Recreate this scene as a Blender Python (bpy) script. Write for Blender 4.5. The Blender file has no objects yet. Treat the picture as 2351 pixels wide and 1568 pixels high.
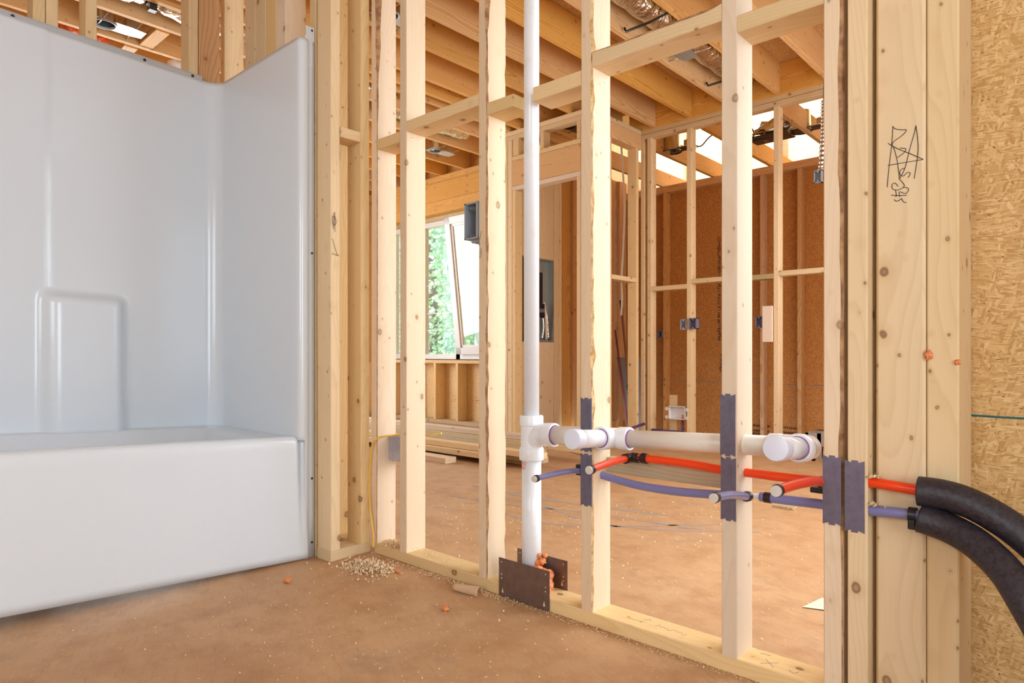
import bpy, math, random
from mathutils import Vector, Matrix
random.seed(7)
S = bpy.context.scene
# ------------------------------------------------------------------ camera
F_PX, W_PX, H_PX = 1513.95, 2351.0, 1568.0
cam_d = bpy.data.cameras.new('camera'); cam = bpy.data.objects.new('camera', cam_d)
S.collection.objects.link(cam); S.camera = cam
cam_d.sensor_width = 36.0; cam_d.lens = 36.0 * F_PX / W_PX
cam_d.shift_y = (815.0 - H_PX / 2) / W_PX
cam_d.clip_start = 0.02; cam_d.clip_end = 200
cam.location = (0, 0, .745); cam.rotation_euler = (math.radians(90), 0, math.radians(42.4428))
# ------------------------------------------------------------------ world, lights, exposure
S.view_settings.view_transform = 'Standard'; S.view_settings.look = 'None'
S.view_settings.gamma = 1.0; S.view_settings.use_curve_mapping = False
S.view_settings.exposure = -0.02
S.cycles.use_adaptive_sampling = True; S.cycles.adaptive_threshold = .08; S.cycles.adaptive_min_samples = 16; S.cycles.max_bounces = 8; S.cycles.diffuse_bounces = 5; S.cycles.glossy_bounces = 4
S.cycles.use_denoising = True; S.cycles.sample_clamp_indirect = 6.0
world = bpy.data.worlds.new('sky'); S.world = world; world.use_nodes = True
bg = world.node_tree.nodes['Background']; bg.inputs[0].default_value = (.80, .90, 1, 1); bg.inputs[1].default_value = 3.6
def area(name, loc, size, power, rot, color=(1, 1, 1), spread=180):
    l = bpy.data.lights.new(name, 'AREA'); l.shape = 'RECTANGLE'; l.size, l.size_y = size
    l.energy = power; l.color = color; l.spread = math.radians(spread)
    o = bpy.data.objects.new(name, l); S.collection.objects.link(o); o.location = loc
    o.rotation_euler = [math.radians(a) for a in rot]
    return o
# daylight through the openings of the rooms, plus one added rear fill (light points along local -Z)
area('daylight_bathroom_window', (2.05, -.35, 1.35), (1.5, 1.7), 38, (90, 0, 90), (.76, .92, 1))
area('added_bathroom_rear_fill', (-.2, -2.0, 1.5), (1.8, 1.2), 24, (90, 0, 0), (.78, .93, 1))  # added fill lamp behind the camera, brightens faces turned towards it
sun = bpy.data.lights.new('sun', 'SUN'); sun.energy = 13.0; sun.angle = math.radians(1.5); sun.color = (1, .97, .92)
sun_o = bpy.data.objects.new('sun', sun); S.collection.objects.link(sun_o); sun_o.location = (-3, -5, 12)
sun_o.rotation_euler = Vector((-.25, -.55, .80)).to_track_quat('Z', 'Y').to_euler()
area('daylight_patio_door', (-.30, 2.72, 1.45), (1.7, 1.6), 37, (44, 0, 90), (.95, .97, 1))
area('daylight_side_window', (-.24, 4.4, 1.5), (.9, 1.3), 20, (90, 0, 90), (1, .97, .92))
area('daylight_living_window', (-6.85, 2.4, 1.5), (2.2, 1.8), 95, (90, 0, -90), (.95, .98, 1))

# ------------------------------------------------------------------ materials
def new_mat(name):
    m = bpy.data.materials.new(name); m.use_nodes = True
    nt = m.node_tree; b = nt.nodes['Principled BSDF']
    return m, nt, b
def N(nt, typ, **kw):
    n = nt.nodes.new(typ)
    for k, v in kw.items(): setattr(n, k, v)
    return n
def L(nt, a, b): nt.links.new(a, b)
def math_n(nt, op, a, b=None, clamp=False):
    n = N(nt, 'ShaderNodeMath', operation=op); n.use_clamp = clamp
    for i, v in enumerate((a, b)):
        if v is None: continue
        if isinstance(v, (int, float)): n.inputs[i].default_value = v
        else: L(nt, v, n.inputs[i])
    return n.outputs[0]
def vmul(nt, v, s):
    n = N(nt, 'ShaderNodeVectorMath', operation='MULTIPLY'); L(nt, v, n.inputs[0]); n.inputs[1].default_value = s; return n.outputs[0]
def vadd(nt, a, b):
    n = N(nt, 'ShaderNodeVectorMath', operation='ADD'); L(nt, a, n.inputs[0])
    if isinstance(b, tuple): n.inputs[1].default_value = b
    else: L(nt, b, n.inputs[1])
    return n.outputs[0]
def noise(nt, v, scale, detail=3, rough=.5, dist=0):
    n = N(nt, 'ShaderNodeTexNoise'); L(nt, v, n.inputs['Vector'])
    n.inputs['Scale'].default_value = scale; n.inputs['Detail'].default_value = detail
    n.inputs['Roughness'].default_value = rough; n.inputs['Distortion'].default_value = dist
    return n
def ramp(nt, f, stops, interp='LINEAR'):
    n = N(nt, 'ShaderNodeValToRGB'); L(nt, f, n.inputs[0]); cr = n.color_ramp; cr.interpolation = interp
    while len(cr.elements) > 1: cr.elements.remove(cr.elements[-1])
    for i, (p, c) in enumerate(stops):
        e = cr.elements[0] if i == 0 else cr.elements.new(p)
        e.position = p; e.color = (*c, 1) if len(c) == 3 else c
    return n.outputs[0]
def mix(nt, fac, a, b, blend='MIX'):
    n = N(nt, 'ShaderNodeMix', data_type='RGBA', blend_type=blend)
    if isinstance(fac, (int, float)): n.inputs[0].default_value = fac
    else: L(nt, fac, n.inputs[0])
    for i, v in ((6, a), (7, b)):
        if isinstance(v, tuple): n.inputs[i].default_value = (*v, 1) if len(v) == 3 else v
        else: L(nt, v, n.inputs[i])
    return n.outputs[2]
def obj_coords(nt, rnd=True):
    tc = N(nt, 'ShaderNodeTexCoord').outputs['Object']
    if not rnd: return tc, None
    oi = N(nt, 'ShaderNodeObjectInfo').outputs['Random']
    c = N(nt, 'ShaderNodeCombineXYZ')
    L(nt, math_n(nt, 'MULTIPLY', oi, 37.0), c.inputs[0]); L(nt, math_n(nt, 'MULTIPLY', oi, 91.0), c.inputs[1]); L(nt, math_n(nt, 'MULTIPLY', oi, 53.0), c.inputs[2])
    return tc, (oi, c.outputs[0])
def bump(nt, b, h, strength=.2, dist=.001):
    n = N(nt, 'ShaderNodeBump'); n.inputs['Strength'].default_value = strength; n.inputs['Distance'].default_value = dist
    L(nt, h, n.inputs['Height']); L(nt, n.outputs[0], b.inputs['Normal'])

def wood(name, light, dark, late, knot_amt=1.0, ring=46, ring_str=.5, rough=.62, dirt=0.0):
    m, nt, b = new_mat(name)
    tc, (rnd, off) = obj_coords(nt)
    p = vadd(nt, tc, off)
    # growth rings: cylinders round a pith line that wanders along the board
    wob = noise(nt, vmul(nt, p, (1, 1, .55)), 1.6, 2)
    wv = vmul(nt, wob.outputs['Color'], (.16, .16, 0))
    fine = noise(nt, vmul(nt, p, (1, 1, .16)), 22, 2)
    wf = vmul(nt, fine.outputs['Color'], (.010, .010, 0))
    tilt = N(nt, 'ShaderNodeSeparateXYZ'); L(nt, tc, tilt.inputs[0])
    tx = N(nt, 'ShaderNodeCombineXYZ'); L(nt, math_n(nt, 'MULTIPLY', tilt.outputs[2], .022), tx.inputs[0]); L(nt, math_n(nt, 'MULTIPLY', rnd, .09), tx.inputs[1])
    rp = vadd(nt, vadd(nt, vadd(nt, vadd(nt, tc, wv), wf), tx.outputs[0]), (-.05, -.16, 0))
    wt = N(nt, 'ShaderNodeTexWave', wave_type='RINGS', rings_direction='Z', wave_profile='SAW')
    L(nt, rp, wt.inputs['Vector']); wt.inputs['Scale'].default_value = ring; wt.inputs['Distortion'].default_value = 0
    rings = ramp(nt, wt.outputs['Fac'], [(0, (0, 0, 0)), (.55, (.25, .25, .25)), (.88, (1, 1, 1)), (1, (0, 0, 0))])
    rs = math_n(nt, 'MULTIPLY', rings, ring_str)
    col = mix(nt, rs, light, late)
    # slow tone change and fibres
    tone = noise(nt, vmul(nt, p, (9, 9, .8)), 1.5, 3)
    col = mix(nt, math_n(nt, 'MULTIPLY', ramp(nt, tone.outputs['Fac'], [(.35, (0, 0, 0)), (.75, (1, 1, 1))]), .45), col, dark)
    fib = noise(nt, vmul(nt, p, (420, 420, 9)), 1, 2)
    col = mix(nt, math_n(nt, 'MULTIPLY', fib.outputs['Fac'], .10), col, (late[0] * .7, late[1] * .6, late[2] * .5))
    # board to board variation
    hs = N(nt, 'ShaderNodeHueSaturation'); L(nt, col, hs.inputs['Color'])
    L(nt, math_n(nt, 'ADD', math_n(nt, 'MULTIPLY', rnd, .16), .91), hs.inputs['Value'])
    L(nt, math_n(nt, 'ADD', math_n(nt, 'MULTIPLY', math_n(nt, 'FRACT', math_n(nt, 'MULTIPLY', rnd, 7.3)), .25), .88), hs.inputs['Saturation'])
    col = hs.outputs['Color']
    # knots
    for sc, r0, r1, amt in ((9.5, .07, .105, .85), (21.0, .06, .09, .75)):
        kd = noise(nt, p, 40, 1); kp = vadd(nt, vmul(nt, p, (1, 1, .8)), vmul(nt, kd.outputs['Color'], (.006, .006, .006)))
        v = N(nt, 'ShaderNodeTexVoronoi'); L(nt, kp, v.inputs['Vector']); v.inputs['Scale'].default_value = sc
        core = ramp(nt, v.outputs['Distance'], [(0, (.5, .5, .5)), (r0 * .5, (.6, .6, .6)), (r0, (1, 1, 1)), (r1, (0, 0, 0))])
        halo = ramp(nt, v.outputs['Distance'], [(0, (1, 1, 1)), (r1 * 2.3, (0, 0, 0))])
        col = mix(nt, math_n(nt, 'MULTIPLY', halo, .35 * knot_amt), col, (late[0] * .8, late[1] * .68, late[2] * .5))
        col = mix(nt, math_n(nt, 'MULTIPLY', core, amt * knot_amt), col, (.17, .075, .03))
    if dirt:
        dn = noise(nt, p, 14, 5, .65)
        col = mix(nt, math_n(nt, 'MULTIPLY', ramp(nt, dn.outputs['Fac'], [(.5, (0, 0, 0)), (.7, (1, 1, 1))]), dirt), col, (.16, .11, .07))
    L(nt, col, b.inputs['Base Color']); b.inputs['Roughness'].default_value = rough
    b.inputs['Specular IOR Level'].default_value = .25
    bump(nt, b, math_n(nt, 'ADD', fib.outputs['Fac'], math_n(nt, 'MULTIPLY', rings, .6)), .25, .0006)
    return m

def osb(name, cols, dark=(.10, .05, .02), scale=2.0, contrast=.6):
    m, nt, b = new_mat(name)
    tc, _ = obj_coords(nt, False)
    acc = None; hacc = None
    big = noise(nt, tc, 9 * scale, 3)
    wn = N(nt, 'ShaderNodeTexNoise'); L(nt, tc, wn.inputs['Vector']); wn.inputs['Scale'].default_value = 6; wn.inputs['Detail'].default_value = 3
    wc = vmul(nt, wn.outputs['Color'], (.05, .05, .0))
    for i, (ang, sx, sy) in enumerate(((12, 13, 75), (-30, 17, 95), (62, 15, 85), (-75, 20, 110), (3, 34, 190))):
        mp = N(nt, 'ShaderNodeMapping'); L(nt, vadd(nt, tc, wc), mp.inputs[0])
        mp.inputs['Rotation'].default_value = (0, 0, math.radians(ang)); mp.inputs['Location'].default_value = (i * 3.7, i * 1.3, i * 2.1)
        sv = vmul(nt, mp.outputs[0], (sx * scale, sy * scale, 1))
        v = N(nt, 'ShaderNodeTexVoronoi'); v.voronoi_dimensions = '2D'; L(nt, sv, v.inputs['Vector']); v.inputs['Scale'].default_value = 1
        sep = N(nt, 'ShaderNodeSeparateColor'); L(nt, v.outputs['Color'], sep.inputs[0])
        c = ramp(nt, sep.outputs[0], [(0, cols[0]), (.35, cols[1]), (.7, cols[2]), (1, cols[3])])
        fb = noise(nt, vmul(nt, sv, (2, 9, 1)), 1, 2)
        c = mix(nt, math_n(nt, 'MULTIPLY', fb.outputs['Fac'], .3), c, cols[0])
        h = math_n(nt, 'ADD', sep.outputs[2], math_n(nt, 'MULTIPLY', fb.outputs['Fac'], .4))
        if acc is None: acc, hacc = c, h
        else:
            f = math_n(nt, 'GREATER_THAN', sep.outputs[1], .52 if i < 4 else .6)
            acc = mix(nt, f, acc, c)
            mh = N(nt, 'ShaderNodeMix'); L(nt, f, mh.inputs[0]); L(nt, hacc, mh.inputs[2]); L(nt, h, mh.inputs[3]); hacc = mh.outputs[0]
    dk = noise(nt, vmul(nt, tc, (1, 1.8, 1)), 70 * scale, 2, .5)
    acc = mix(nt, ramp(nt, dk.outputs['Fac'], [(.66, (0, 0, 0)), (.71, (.75, .75, .75))]), acc, dark)
    L(nt, acc, b.inputs['Base Color']); b.inputs['Roughness'].default_value = .6; b.inputs['Specular IOR Level'].default_value = .25
    bump(nt, b, hacc, .35 * contrast, .0015)
    return m

def plain(name, col, rough=.5, metal=0.0, spec=.5, bump_s=None, var=None, coat=0):
    m, nt, b = new_mat(name)
    b.inputs['Base Color'].default_value = (*col, 1); b.inputs['Roughness'].default_value = rough
    b.inputs['Metallic'].default_value = metal; b.inputs['Specular IOR Level'].default_value = spec
    b.inputs['Coat Weight'].default_value = coat
    tc, _ = obj_coords(nt, False)
    if var:
        n = noise(nt, tc, var[0], 4, .6)
        L(nt, mix(nt, ramp(nt, n.outputs['Fac'], [(var[2], (0, 0, 0)), (var[3], (1, 1, 1))]), col, var[1]), b.inputs['Base Color'])
    if bump_s:
        n = noise(nt, tc, bump_s[0], 3); bump(nt, b, n.outputs['Fac'], bump_s[1], bump_s[2])
    return m

M = {}
M['pine'] = wood('spruce_lumber', (.79, .60, .345), (.69, .49, .25), (.58, .37, .17), 1.0, 40, .32)
M['pine_pale'] = wood('pale_spruce_lumber', (.80, .645, .475), (.72, .55, .37), (.63, .44, .25), .8, 44, .25)
M['joist'] = wood('yellow_pine_lumber', (.77, .475, .19), (.64, .335, .10), (.48, .20, .05), .7, 26, .62)
M['pine_red'] = wood('reddish_pine_lumber', (.70, .40, .17), (.58, .29, .10), (.40, .15, .045), .9, 30, .6)
M['pine_grey'] = wood('weathered_lumber', (.56, .44, .27), (.44, .34, .2), (.33, .23, .12), .8, 32, .5)
M['osb'] = osb('oriented_strand_board', ((.45, .25, .085), (.57, .35, .14), (.65, .42, .185), (.74, .53, .275)))
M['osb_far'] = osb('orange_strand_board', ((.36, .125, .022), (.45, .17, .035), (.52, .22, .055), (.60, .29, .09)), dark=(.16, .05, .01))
M['osb_pale'] = osb('pale_strand_board', ((.66, .44, .19), (.74, .52, .25), (.80, .60, .33), (.86, .68, .42)), dark=(.3, .17, .06))

def floor_mat():
    m, nt, b = new_mat('dusty_subfloor')
    tc, _ = obj_coords(nt, False)
    a = noise(nt, tc, 1.7, 5, .6, .4); c = noise(nt, tc, 9, 6, .65)
    col = mix(nt, ramp(nt, a.outputs['Fac'], [(.32, (0, 0, 0)), (.68, (1, 1, 1))]), (.52, .30, .145), (.64, .41, .225))
    col = mix(nt, math_n(nt, 'MULTIPLY', ramp(nt, c.outputs['Fac'], [(.45, (0, 0, 0)), (.7, (1, 1, 1))]), .5), col, (.36, .17, .07))
    # strands pressed into the boards
    mp = N(nt, 'ShaderNodeMapping'); L(nt, tc, mp.inputs[0]); mp.inputs['Rotation'].default_value = (0, 0, math.radians(24))
    st = noise(nt, vmul(nt, mp.outputs[0], (13, 70, 1)), 1, 4, .7)
    col = mix(nt, math_n(nt, 'MULTIPLY', ramp(nt, st.outputs['Fac'], [(.55, (0, 0, 0)), (.75, (1, 1, 1))]), .40), col, (.30, .13, .05))
    st2 = noise(nt, vmul(nt, mp.outputs[0], (9, 40, 1)), 1.3, 4, .7)
    col = mix(nt, math_n(nt, 'MULTIPLY', ramp(nt, st2.outputs['Fac'], [(.55, (0, 0, 0)), (.8, (1, 1, 1))]), .40), col, (.66, .46, .28))
    # grey boot dirt
    g = noise(nt, tc, 3.4, 6, .7, .3)
    col = mix(nt, math_n(nt, 'MULTIPLY', ramp(nt, g.outputs['Fac'], [(.56, (0, 0, 0)), (.74, (1, 1, 1))]), .55), col, (.33, .25, .18))
    # crumbs of pale sawdust
    v = N(nt, 'ShaderNodeTexVoronoi'); L(nt, tc, v.inputs['Vector']); v.inputs['Scale'].default_value = 55
    d = ramp(nt, v.outputs['Distance'], [(.07, (1, 1, 1)), (.10, (0, 0, 0))])
    sep = N(nt, 'ShaderNodeSeparateColor'); L(nt, v.outputs['Color'], sep.inputs[0])
    d = math_n(nt, 'MULTIPLY', d, math_n(nt, 'GREATER_THAN', sep.outputs[0], .45))
    col = mix(nt, math_n(nt, 'MULTIPLY', d, .8), col, (.80, .64, .44))
    v2 = N(nt, 'ShaderNodeTexVoronoi'); L(nt, tc, v2.inputs['Vector']); v2.inputs['Scale'].default_value = 120
    col = mix(nt, math_n(nt, 'MULTIPLY', ramp(nt, v2.outputs['Distance'], [(.10, (1, 1, 1)), (.15, (0, 0, 0))]), .4), col, (.68, .48, .3))
    sp = noise(nt, tc, 190, 2, .7)
    col = mix(nt, math_n(nt, 'MULTIPLY', sp.outputs['Fac'], .25), col, (.25, .12, .05))
    L(nt, col, b.inputs['Base Color']); b.inputs['Roughness'].default_value = .55; b.inputs['Specular IOR Level'].default_value = .4
    bump(nt, b, math_n(nt, 'ADD', sp.outputs['Fac'], c.outputs['Fac']), .35, .0015)
    return m
M['floor'] = floor_mat()
M['bark'] = plain('bark_edge', (.26, .12, .055), .85, var=(28, (.52, .30, .14), .38, .62), bump_s=(60, .8, .004))
M['rawedge'] = plain('torn_pale_edge', (.70, .47, .22), .85, var=(45, (.50, .28, .10), .42, .62), bump_s=(70, .9, .004))
M['acrylic'] = plain('white_gelcoat', (.69, .75, .81), .2, spec=.45, bump_s=(3, .03, .004), coat=.2)
M['pvc'] = plain('white_pvc', (.80, .82, .86), .24, var=(14, (.74, .69, .60), .55, .85))
M['pvc_dusty'] = plain('dusty_pvc', (.80, .76, .69), .33, var=(9, (.66, .55, .42), .5, .8))
M['pvc_cap'] = plain('blueish_pvc_cap', (.72, .75, .88), .3)
M['primer'] = plain('purple_primer', (.22, .05, .32), .4)
M['redmark'] = plain('red_marker', (.75, .06, .05), .6)
M['pex_red'] = plain('red_pex', (.86, .06, .008), .32)
M['pex_blue'] = plain('blue_pex', (.20, .20, .42), .3)
M['crimp'] = plain('dark_crimp_ring', (.035, .018, .018), .4, .3)
M['clip'] = plain('black_plastic', (.012, .011, .014), .38)
M['capdisc'] = plain('ivory_plug', (.62, .57, .52), .45)
M['nailplate'] = plain('galvanized_grey_steel', (.155, .145, .215), .42, .55, var=(60, (.20, .19, .27), .35, .7))
M['brownplate'] = plain('brownish_steel', (.20, .145, .125), .38, .7, var=(35, (.25, .19, .165), .35, .7))
M['foamtube'] = plain('black_pipe_insulation', (.030, .024, .036), .5, bump_s=(160, .55, .0015), spec=.55, var=(130, (.012, .009, .014), .45, .62))
M['orangefoam'] = plain('orange_expanding_foam', (.80, .26, .085), .38, bump_s=(30, .4, .004))
M['orangefoam2'] = plain('bright_orange_foam', (.78, .13, .03), .4, bump_s=(30, .4, .004))
M['steel'] = plain('bright_steel', (.62, .62, .62), .25, 1.0)
M['steel_white'] = plain('white_galvanized_plate', (.50, .52, .55), .4, .3)
M['darkmetal'] = plain('dark_metal', (.10, .085, .07), .35, .8)
M['foil'] = plain('crinkled_foil', (.78, .77, .74), .2, 1.0, bump_s=(22, 1.0, .02))
M['blacktape'] = plain('black_tape', (.02, .018, .016), .4)
M['whiteplastic'] = plain('white_plastic', (.78, .76, .77), .4)
M['whitecable'] = plain('white_cable', (.80, .72, .60), .4)
M['yellowcable'] = plain('yellow_cable', (.80, .50, .06), .35)
M['bluebox'] = plain('blue_grey_box', (.38, .37, .44), .42, var=(14, (.55, .54, .60), .45, .7))
M['greybox'] = plain('grey_plastic', (.30, .325, .36), .42)
M['greybox_dark'] = plain('violet_grey_plastic', (.20, .18, .25), .45)
M['cardboard'] = plain('cardboard', (.60, .40, .24), .8)
M['paper'] = plain('white_board', (.80, .66, .52), .7)
M['ink'] = plain('ink', (.035, .022, .03), .7)
M['stamp'] = plain('stamp_ink', (.05, .02, .01), .8)
M['window_frame'] = plain('white_window_frame', (.72, .74, .76), .35)
M['concrete'] = plain('concrete', (.33, .29, .24), .9, bump_s=(80, .5, .003))
M['shaving'] = plain('pale_shavings', (.80, .62, .40), .8)
M['stain_grey'] = plain('blue_grey_chalk', (.36, .29, .25), .9)
M['pvc_brown'] = plain('dark_hole', (.05, .03, .02), .9)
M['purplepipe'] = plain('purple_pipe', (.12, .05, .14), .4)
M['brownpole'] = plain('brown_pole', (.30, .13, .05), .4)
M['redpole'] = plain('dark_red_pole', (.24, .035, .02), .4)
M['greyboard'] = plain('grey_panel', (.22, .19, .19), .5)
M['panelsteel'] = plain('panel_steel', (.42, .46, .45), .35, .6)
M['teal'] = plain('teal_sealant', (.02, .13, .14), .6)
M['leaf'] = plain('leaves', (.34, .52, .40), .5, var=(1.2, (.55, .66, .45), .4, .6))
M['trunk'] = plain('tree_bark', (.22, .18, .16), .9)
M['grass'] = plain('grass', (.18, .30, .09), .9)
M['siding'] = plain('white_siding', (.42, .44, .45), .6)
def glass():
    m, nt, b = new_mat('window_glass')
    out = nt.nodes['Material Output']; t = N(nt, 'ShaderNodeBsdfTransparent'); g = N(nt, 'ShaderNodeBsdfGlossy'); g.inputs['Roughness'].default_value = .02
    t.inputs[0].default_value = (.95, .98, .97, 1)
    ms = N(nt, 'ShaderNodeMixShader'); pass
    ms.inputs[0].default_value = .05; L(nt, t.outputs[0], ms.inputs[1]); L(nt, g.outputs[0], ms.inputs[2]); L(nt, ms.outputs[0], out.inputs[0])
    return m
M['glass'] = glass()

# ------------------------------------------------------------------ helpers
def tag(o, label, cat, group=None, kind=None):
    if label: o['label'] = label
    if cat: o['category'] = cat
    if group: o['group'] = group
    if kind: o['kind'] = kind
    return o
def structure(o, label=None):
    o['kind'] = 'structure'
    if label: o['label'] = label
    return o
def empty(name, loc, label, cat, group=None):
    o = bpy.data.objects.new(name, None); S.collection.objects.link(o); o.location = loc; o.empty_display_size = .05
    tag(o, label, cat, group); return o
def mesh(name, verts, faces, mat, parent=None, smooth=False, loc=None, mats=None, fmat=None, world_space=True):
    """link one mesh object; verts are world coordinates, the origin goes to loc (or the mesh's centre)"""
    if loc is None:
        n = len(verts); loc = Vector((sum(v[0] for v in verts) / n, sum(v[1] for v in verts) / n, min(v[2] for v in verts)))
    loc = Vector(loc)
    me = bpy.data.meshes.new(name); me.from_pydata([Vector(v) - loc for v in verts], [], faces)
    for mm in (mats or [mat]): me.materials.append(mm)
    if fmat:
        for p, i in zip(me.polygons, fmat): p.material_index = i
    if smooth:
        for p in me.polygons: p.use_smooth = True
    me.update()
    o = bpy.data.objects.new(name, me); S.collection.objects.link(o); o.location = loc
    if parent is not None:
        o.parent = parent; o.matrix_basis = parent.matrix_basis.inverted() @ Matrix.Translation(loc)
    return o
CYC = {'z': Matrix(((1, 0, 0), (0, 1, 0), (0, 0, 1))), 'x': Matrix(((0, 0, 1), (1, 0, 0), (0, 1, 0))), 'y': Matrix(((0, 1, 0), (0, 0, 1), (1, 0, 0)))}
# local z -> x : columns are images of local x,y,z = Y,Z,X ; for 'y': Z,X,Y
def board(name, lo, hi, axis='z', mat='pine', label=None, cat=None, group=None, parent=None, bev=.0022, wane=None, rough_edge=None, seg=None, bow=0.0):
    lo, hi = Vector(lo), Vector(hi)
    R = CYC[axis]; Rt = R.transposed(); c = (lo + hi) / 2
    d = Rt @ (hi - lo); d = Vector((abs(d.x), abs(d.y), abs(d.z)))
    Ln = d.z; nseg = seg or max(1, int(Ln / .35)); 
    if wane or rough_edge: nseg = max(nseg, int(Ln / .035))
    rnd = random.Random(hash((round(lo.x, 3), round(lo.y, 3), round(lo.z, 3))) & 0xffff)
    ph = [rnd.uniform(0, 6.28) for _ in range(6)]
    hx, hy = d.x / 2, d.y / 2
    corners = [(1, 1), (-1, 1), (-1, -1), (1, -1)]
    V, Fc, FM = [], [], []
    for i in range(nseg + 1):
        z = -Ln / 2 + Ln * i / nseg
        bx = bow * math.sin(math.pi * i / nseg)
        for k, (sx, sy) in enumerate(corners):
            r = bev; r2 = bev
            if wane and k in wane:
                amp, z0, z1 = wane[k]; zz = (z + Ln / 2) / Ln
                w = max(0, min(1, (zz - z0) * 14)) * max(0, min(1, (z1 - zz) * 14))
                w *= .65 + .35 * math.sin(z * 7 + ph[0]) + .16 * math.sin(z * 31 + ph[1]) + rnd.uniform(-.12, .12)
                r = bev + max(0, amp * w); r2 = bev + max(0, amp * .55 * w)
            if rough_edge and k in rough_edge:
                r += abs(rnd.gauss(0, rough_edge[k])); r2 += abs(rnd.gauss(0, rough_edge[k] * .6))
            # two points per corner, going round counter clockwise
            a = (sx * hx, sy * (hy - r)); bpt = (sx * (hx - r2), sy * hy)
            pts = (a, bpt) if (sx * sy) > 0 else (bpt, a)
            for q in pts: V.append((q[0] + bx, q[1], z))
    for i in range(nseg):
        for j in range(8):
            a = i * 8 + j; b2 = i * 8 + (j + 1) % 8
            Fc.append((a, b2, b2 + 8, a + 8))
            k = j // 2
            FM.append(1 if (j % 2 == 0 and ((wane and k in wane) or (rough_edge and k in rough_edge))) else 0)
    Fc.append(tuple(range(7, -1, -1))); FM.append(0); Fc.append(tuple(nseg * 8 + j for j in range(8))); FM.append(0)
    me = bpy.data.meshes.new(name); me.from_pydata(V, [], Fc)
    me.materials.append(M[mat]); me.materials.append(M['bark'] if wane else M['rawedge'])
    for p, i in zip(me.polygons, FM): p.material_index = i
    o = bpy.data.objects.new(name, me); S.collection.objects.link(o)
    mt = R.to_4x4(); mt.translation = c; o.matrix_world = mt
    if parent is not None:
        o.parent = parent; o.matrix_parent_inverse = Matrix.Identity(4); mt2 = R.to_4x4(); mt2.translation = c - parent.location; o.matrix_basis = mt2
    tag(o, label, cat, group); return o
def catmull(P, n=8):
    P = [Vector(p) for p in P]; out = []
    for i in range(len(P) - 1):
        p0 = P[max(i - 1, 0)]; p1 = P[i]; p2 = P[i + 1]; p3 = P[min(i + 2, len(P) - 1)]
        for j in range(n):
            t = j / n
            out.append(.5 * ((2 * p1) + (-p0 + p2) * t + (2 * p0 - 5 * p1 + 4 * p2 - p3) * t * t + (-p0 + 3 * p1 - 3 * p2 + p3) * t ** 3))
    out.append(P[-1]); return out
def tube_geo(pts, radii, seg=16, caps=True):
    pts = [Vector(p) for p in pts]
    if isinstance(radii, (int, float)): radii = [radii] * len(pts)
    V, Fc = [], []; n = len(pts); up = None
    for i, p in enumerate(pts):
        t = (pts[min(i + 1, n - 1)] - pts[max(i - 1, 0)])
        if t.length < 1e-9: t = Vector((0, 0, 1))
        t.normalize()
        if up is None:
            up = Vector((0, 0, 1)) if abs(t.z) < .9 else Vector((1, 0, 0))
        s_ = t.cross(up).normalized(); up = s_.cross(t).normalized()
        for k in range(seg):
            a = 2 * math.pi * k / seg
            V.append(p + (s_ * math.cos(a) + up * math.sin(a)) * radii[i])
    for i in range(n - 1):
        for k in range(seg):
            k2 = (k + 1) % seg
            Fc.append((i * seg + k, i * seg + k2, (i + 1) * seg + k2, (i + 1) * seg + k))
    if caps:
        Fc.append(tuple(range(seg - 1, -1, -1))); Fc.append(tuple((n - 1) * seg + k for k in range(seg)))
    return V, Fc
def tube(name, pts, r, mat, parent=None, seg=16, caps=True, smooth=True, curve=0):
    if curve: pts = catmull(pts, curve)
    V, Fc = tube_geo(pts, r, seg, caps)
    o = mesh(name, V, Fc, M[mat], parent, False)
    if smooth:
        for p in o.data.polygons: p.use_smooth = len(p.vertices) == 4
    return o
def lathe(name, p0, axis, prof, mat, parent=None, seg=32, mats=None, fm=None):
    """profile of (distance along axis, radius) turned round the axis from p0"""
    ax = Vector(axis).normalized(); p0 = Vector(p0)
    u = ax.orthogonal().normalized(); w = ax.cross(u)
    V, Fc, FM = [], [], []
    for (h, r) in prof:
        for k in range(seg):
            a = 2 * math.pi * k / seg; V.append(p0 + ax * h + (u * math.cos(a) + w * math.sin(a)) * max(r, 1e-5))
    for i in range(len(prof) - 1):
        for k in range(seg):
            k2 = (k + 1) % seg; Fc.append((i * seg + k, i * seg + k2, (i + 1) * seg + k2, (i + 1) * seg + k)); FM.append(fm[i] if fm else 0)
    o = mesh(name, V, Fc, M[mat], parent, False, mats=[M[x] for x in mats] if mats else None, fmat=FM if fm else None)
    me = o.data
    for p in me.polygons: p.use_smooth = True
    try:
        me.set_sharp_from_angle(angle=math.radians(35))
    except Exception: pass
    return o
def box(name, lo, hi, mat, parent=None, bev=0.0, seg=2):
    x0, y0, z0 = lo; x1, y1, z1 = hi
    V = [(x0, y0, z0), (x1, y0, z0), (x1, y1, z0), (x0, y1, z0), (x0, y0, z1), (x1, y0, z1), (x1, y1, z1), (x0, y1, z1)]
    Fc = [(3, 2, 1, 0), (4, 5, 6, 7), (0, 1, 5, 4), (1, 2, 6, 5), (2, 3, 7, 6), (3, 0, 4, 7)]
    o = mesh(name, V, Fc, M[mat], parent)
    if bev:
        b = o.modifiers.new('bevel', 'BEVEL'); b.width = bev; b.segments = seg
    return o
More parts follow.
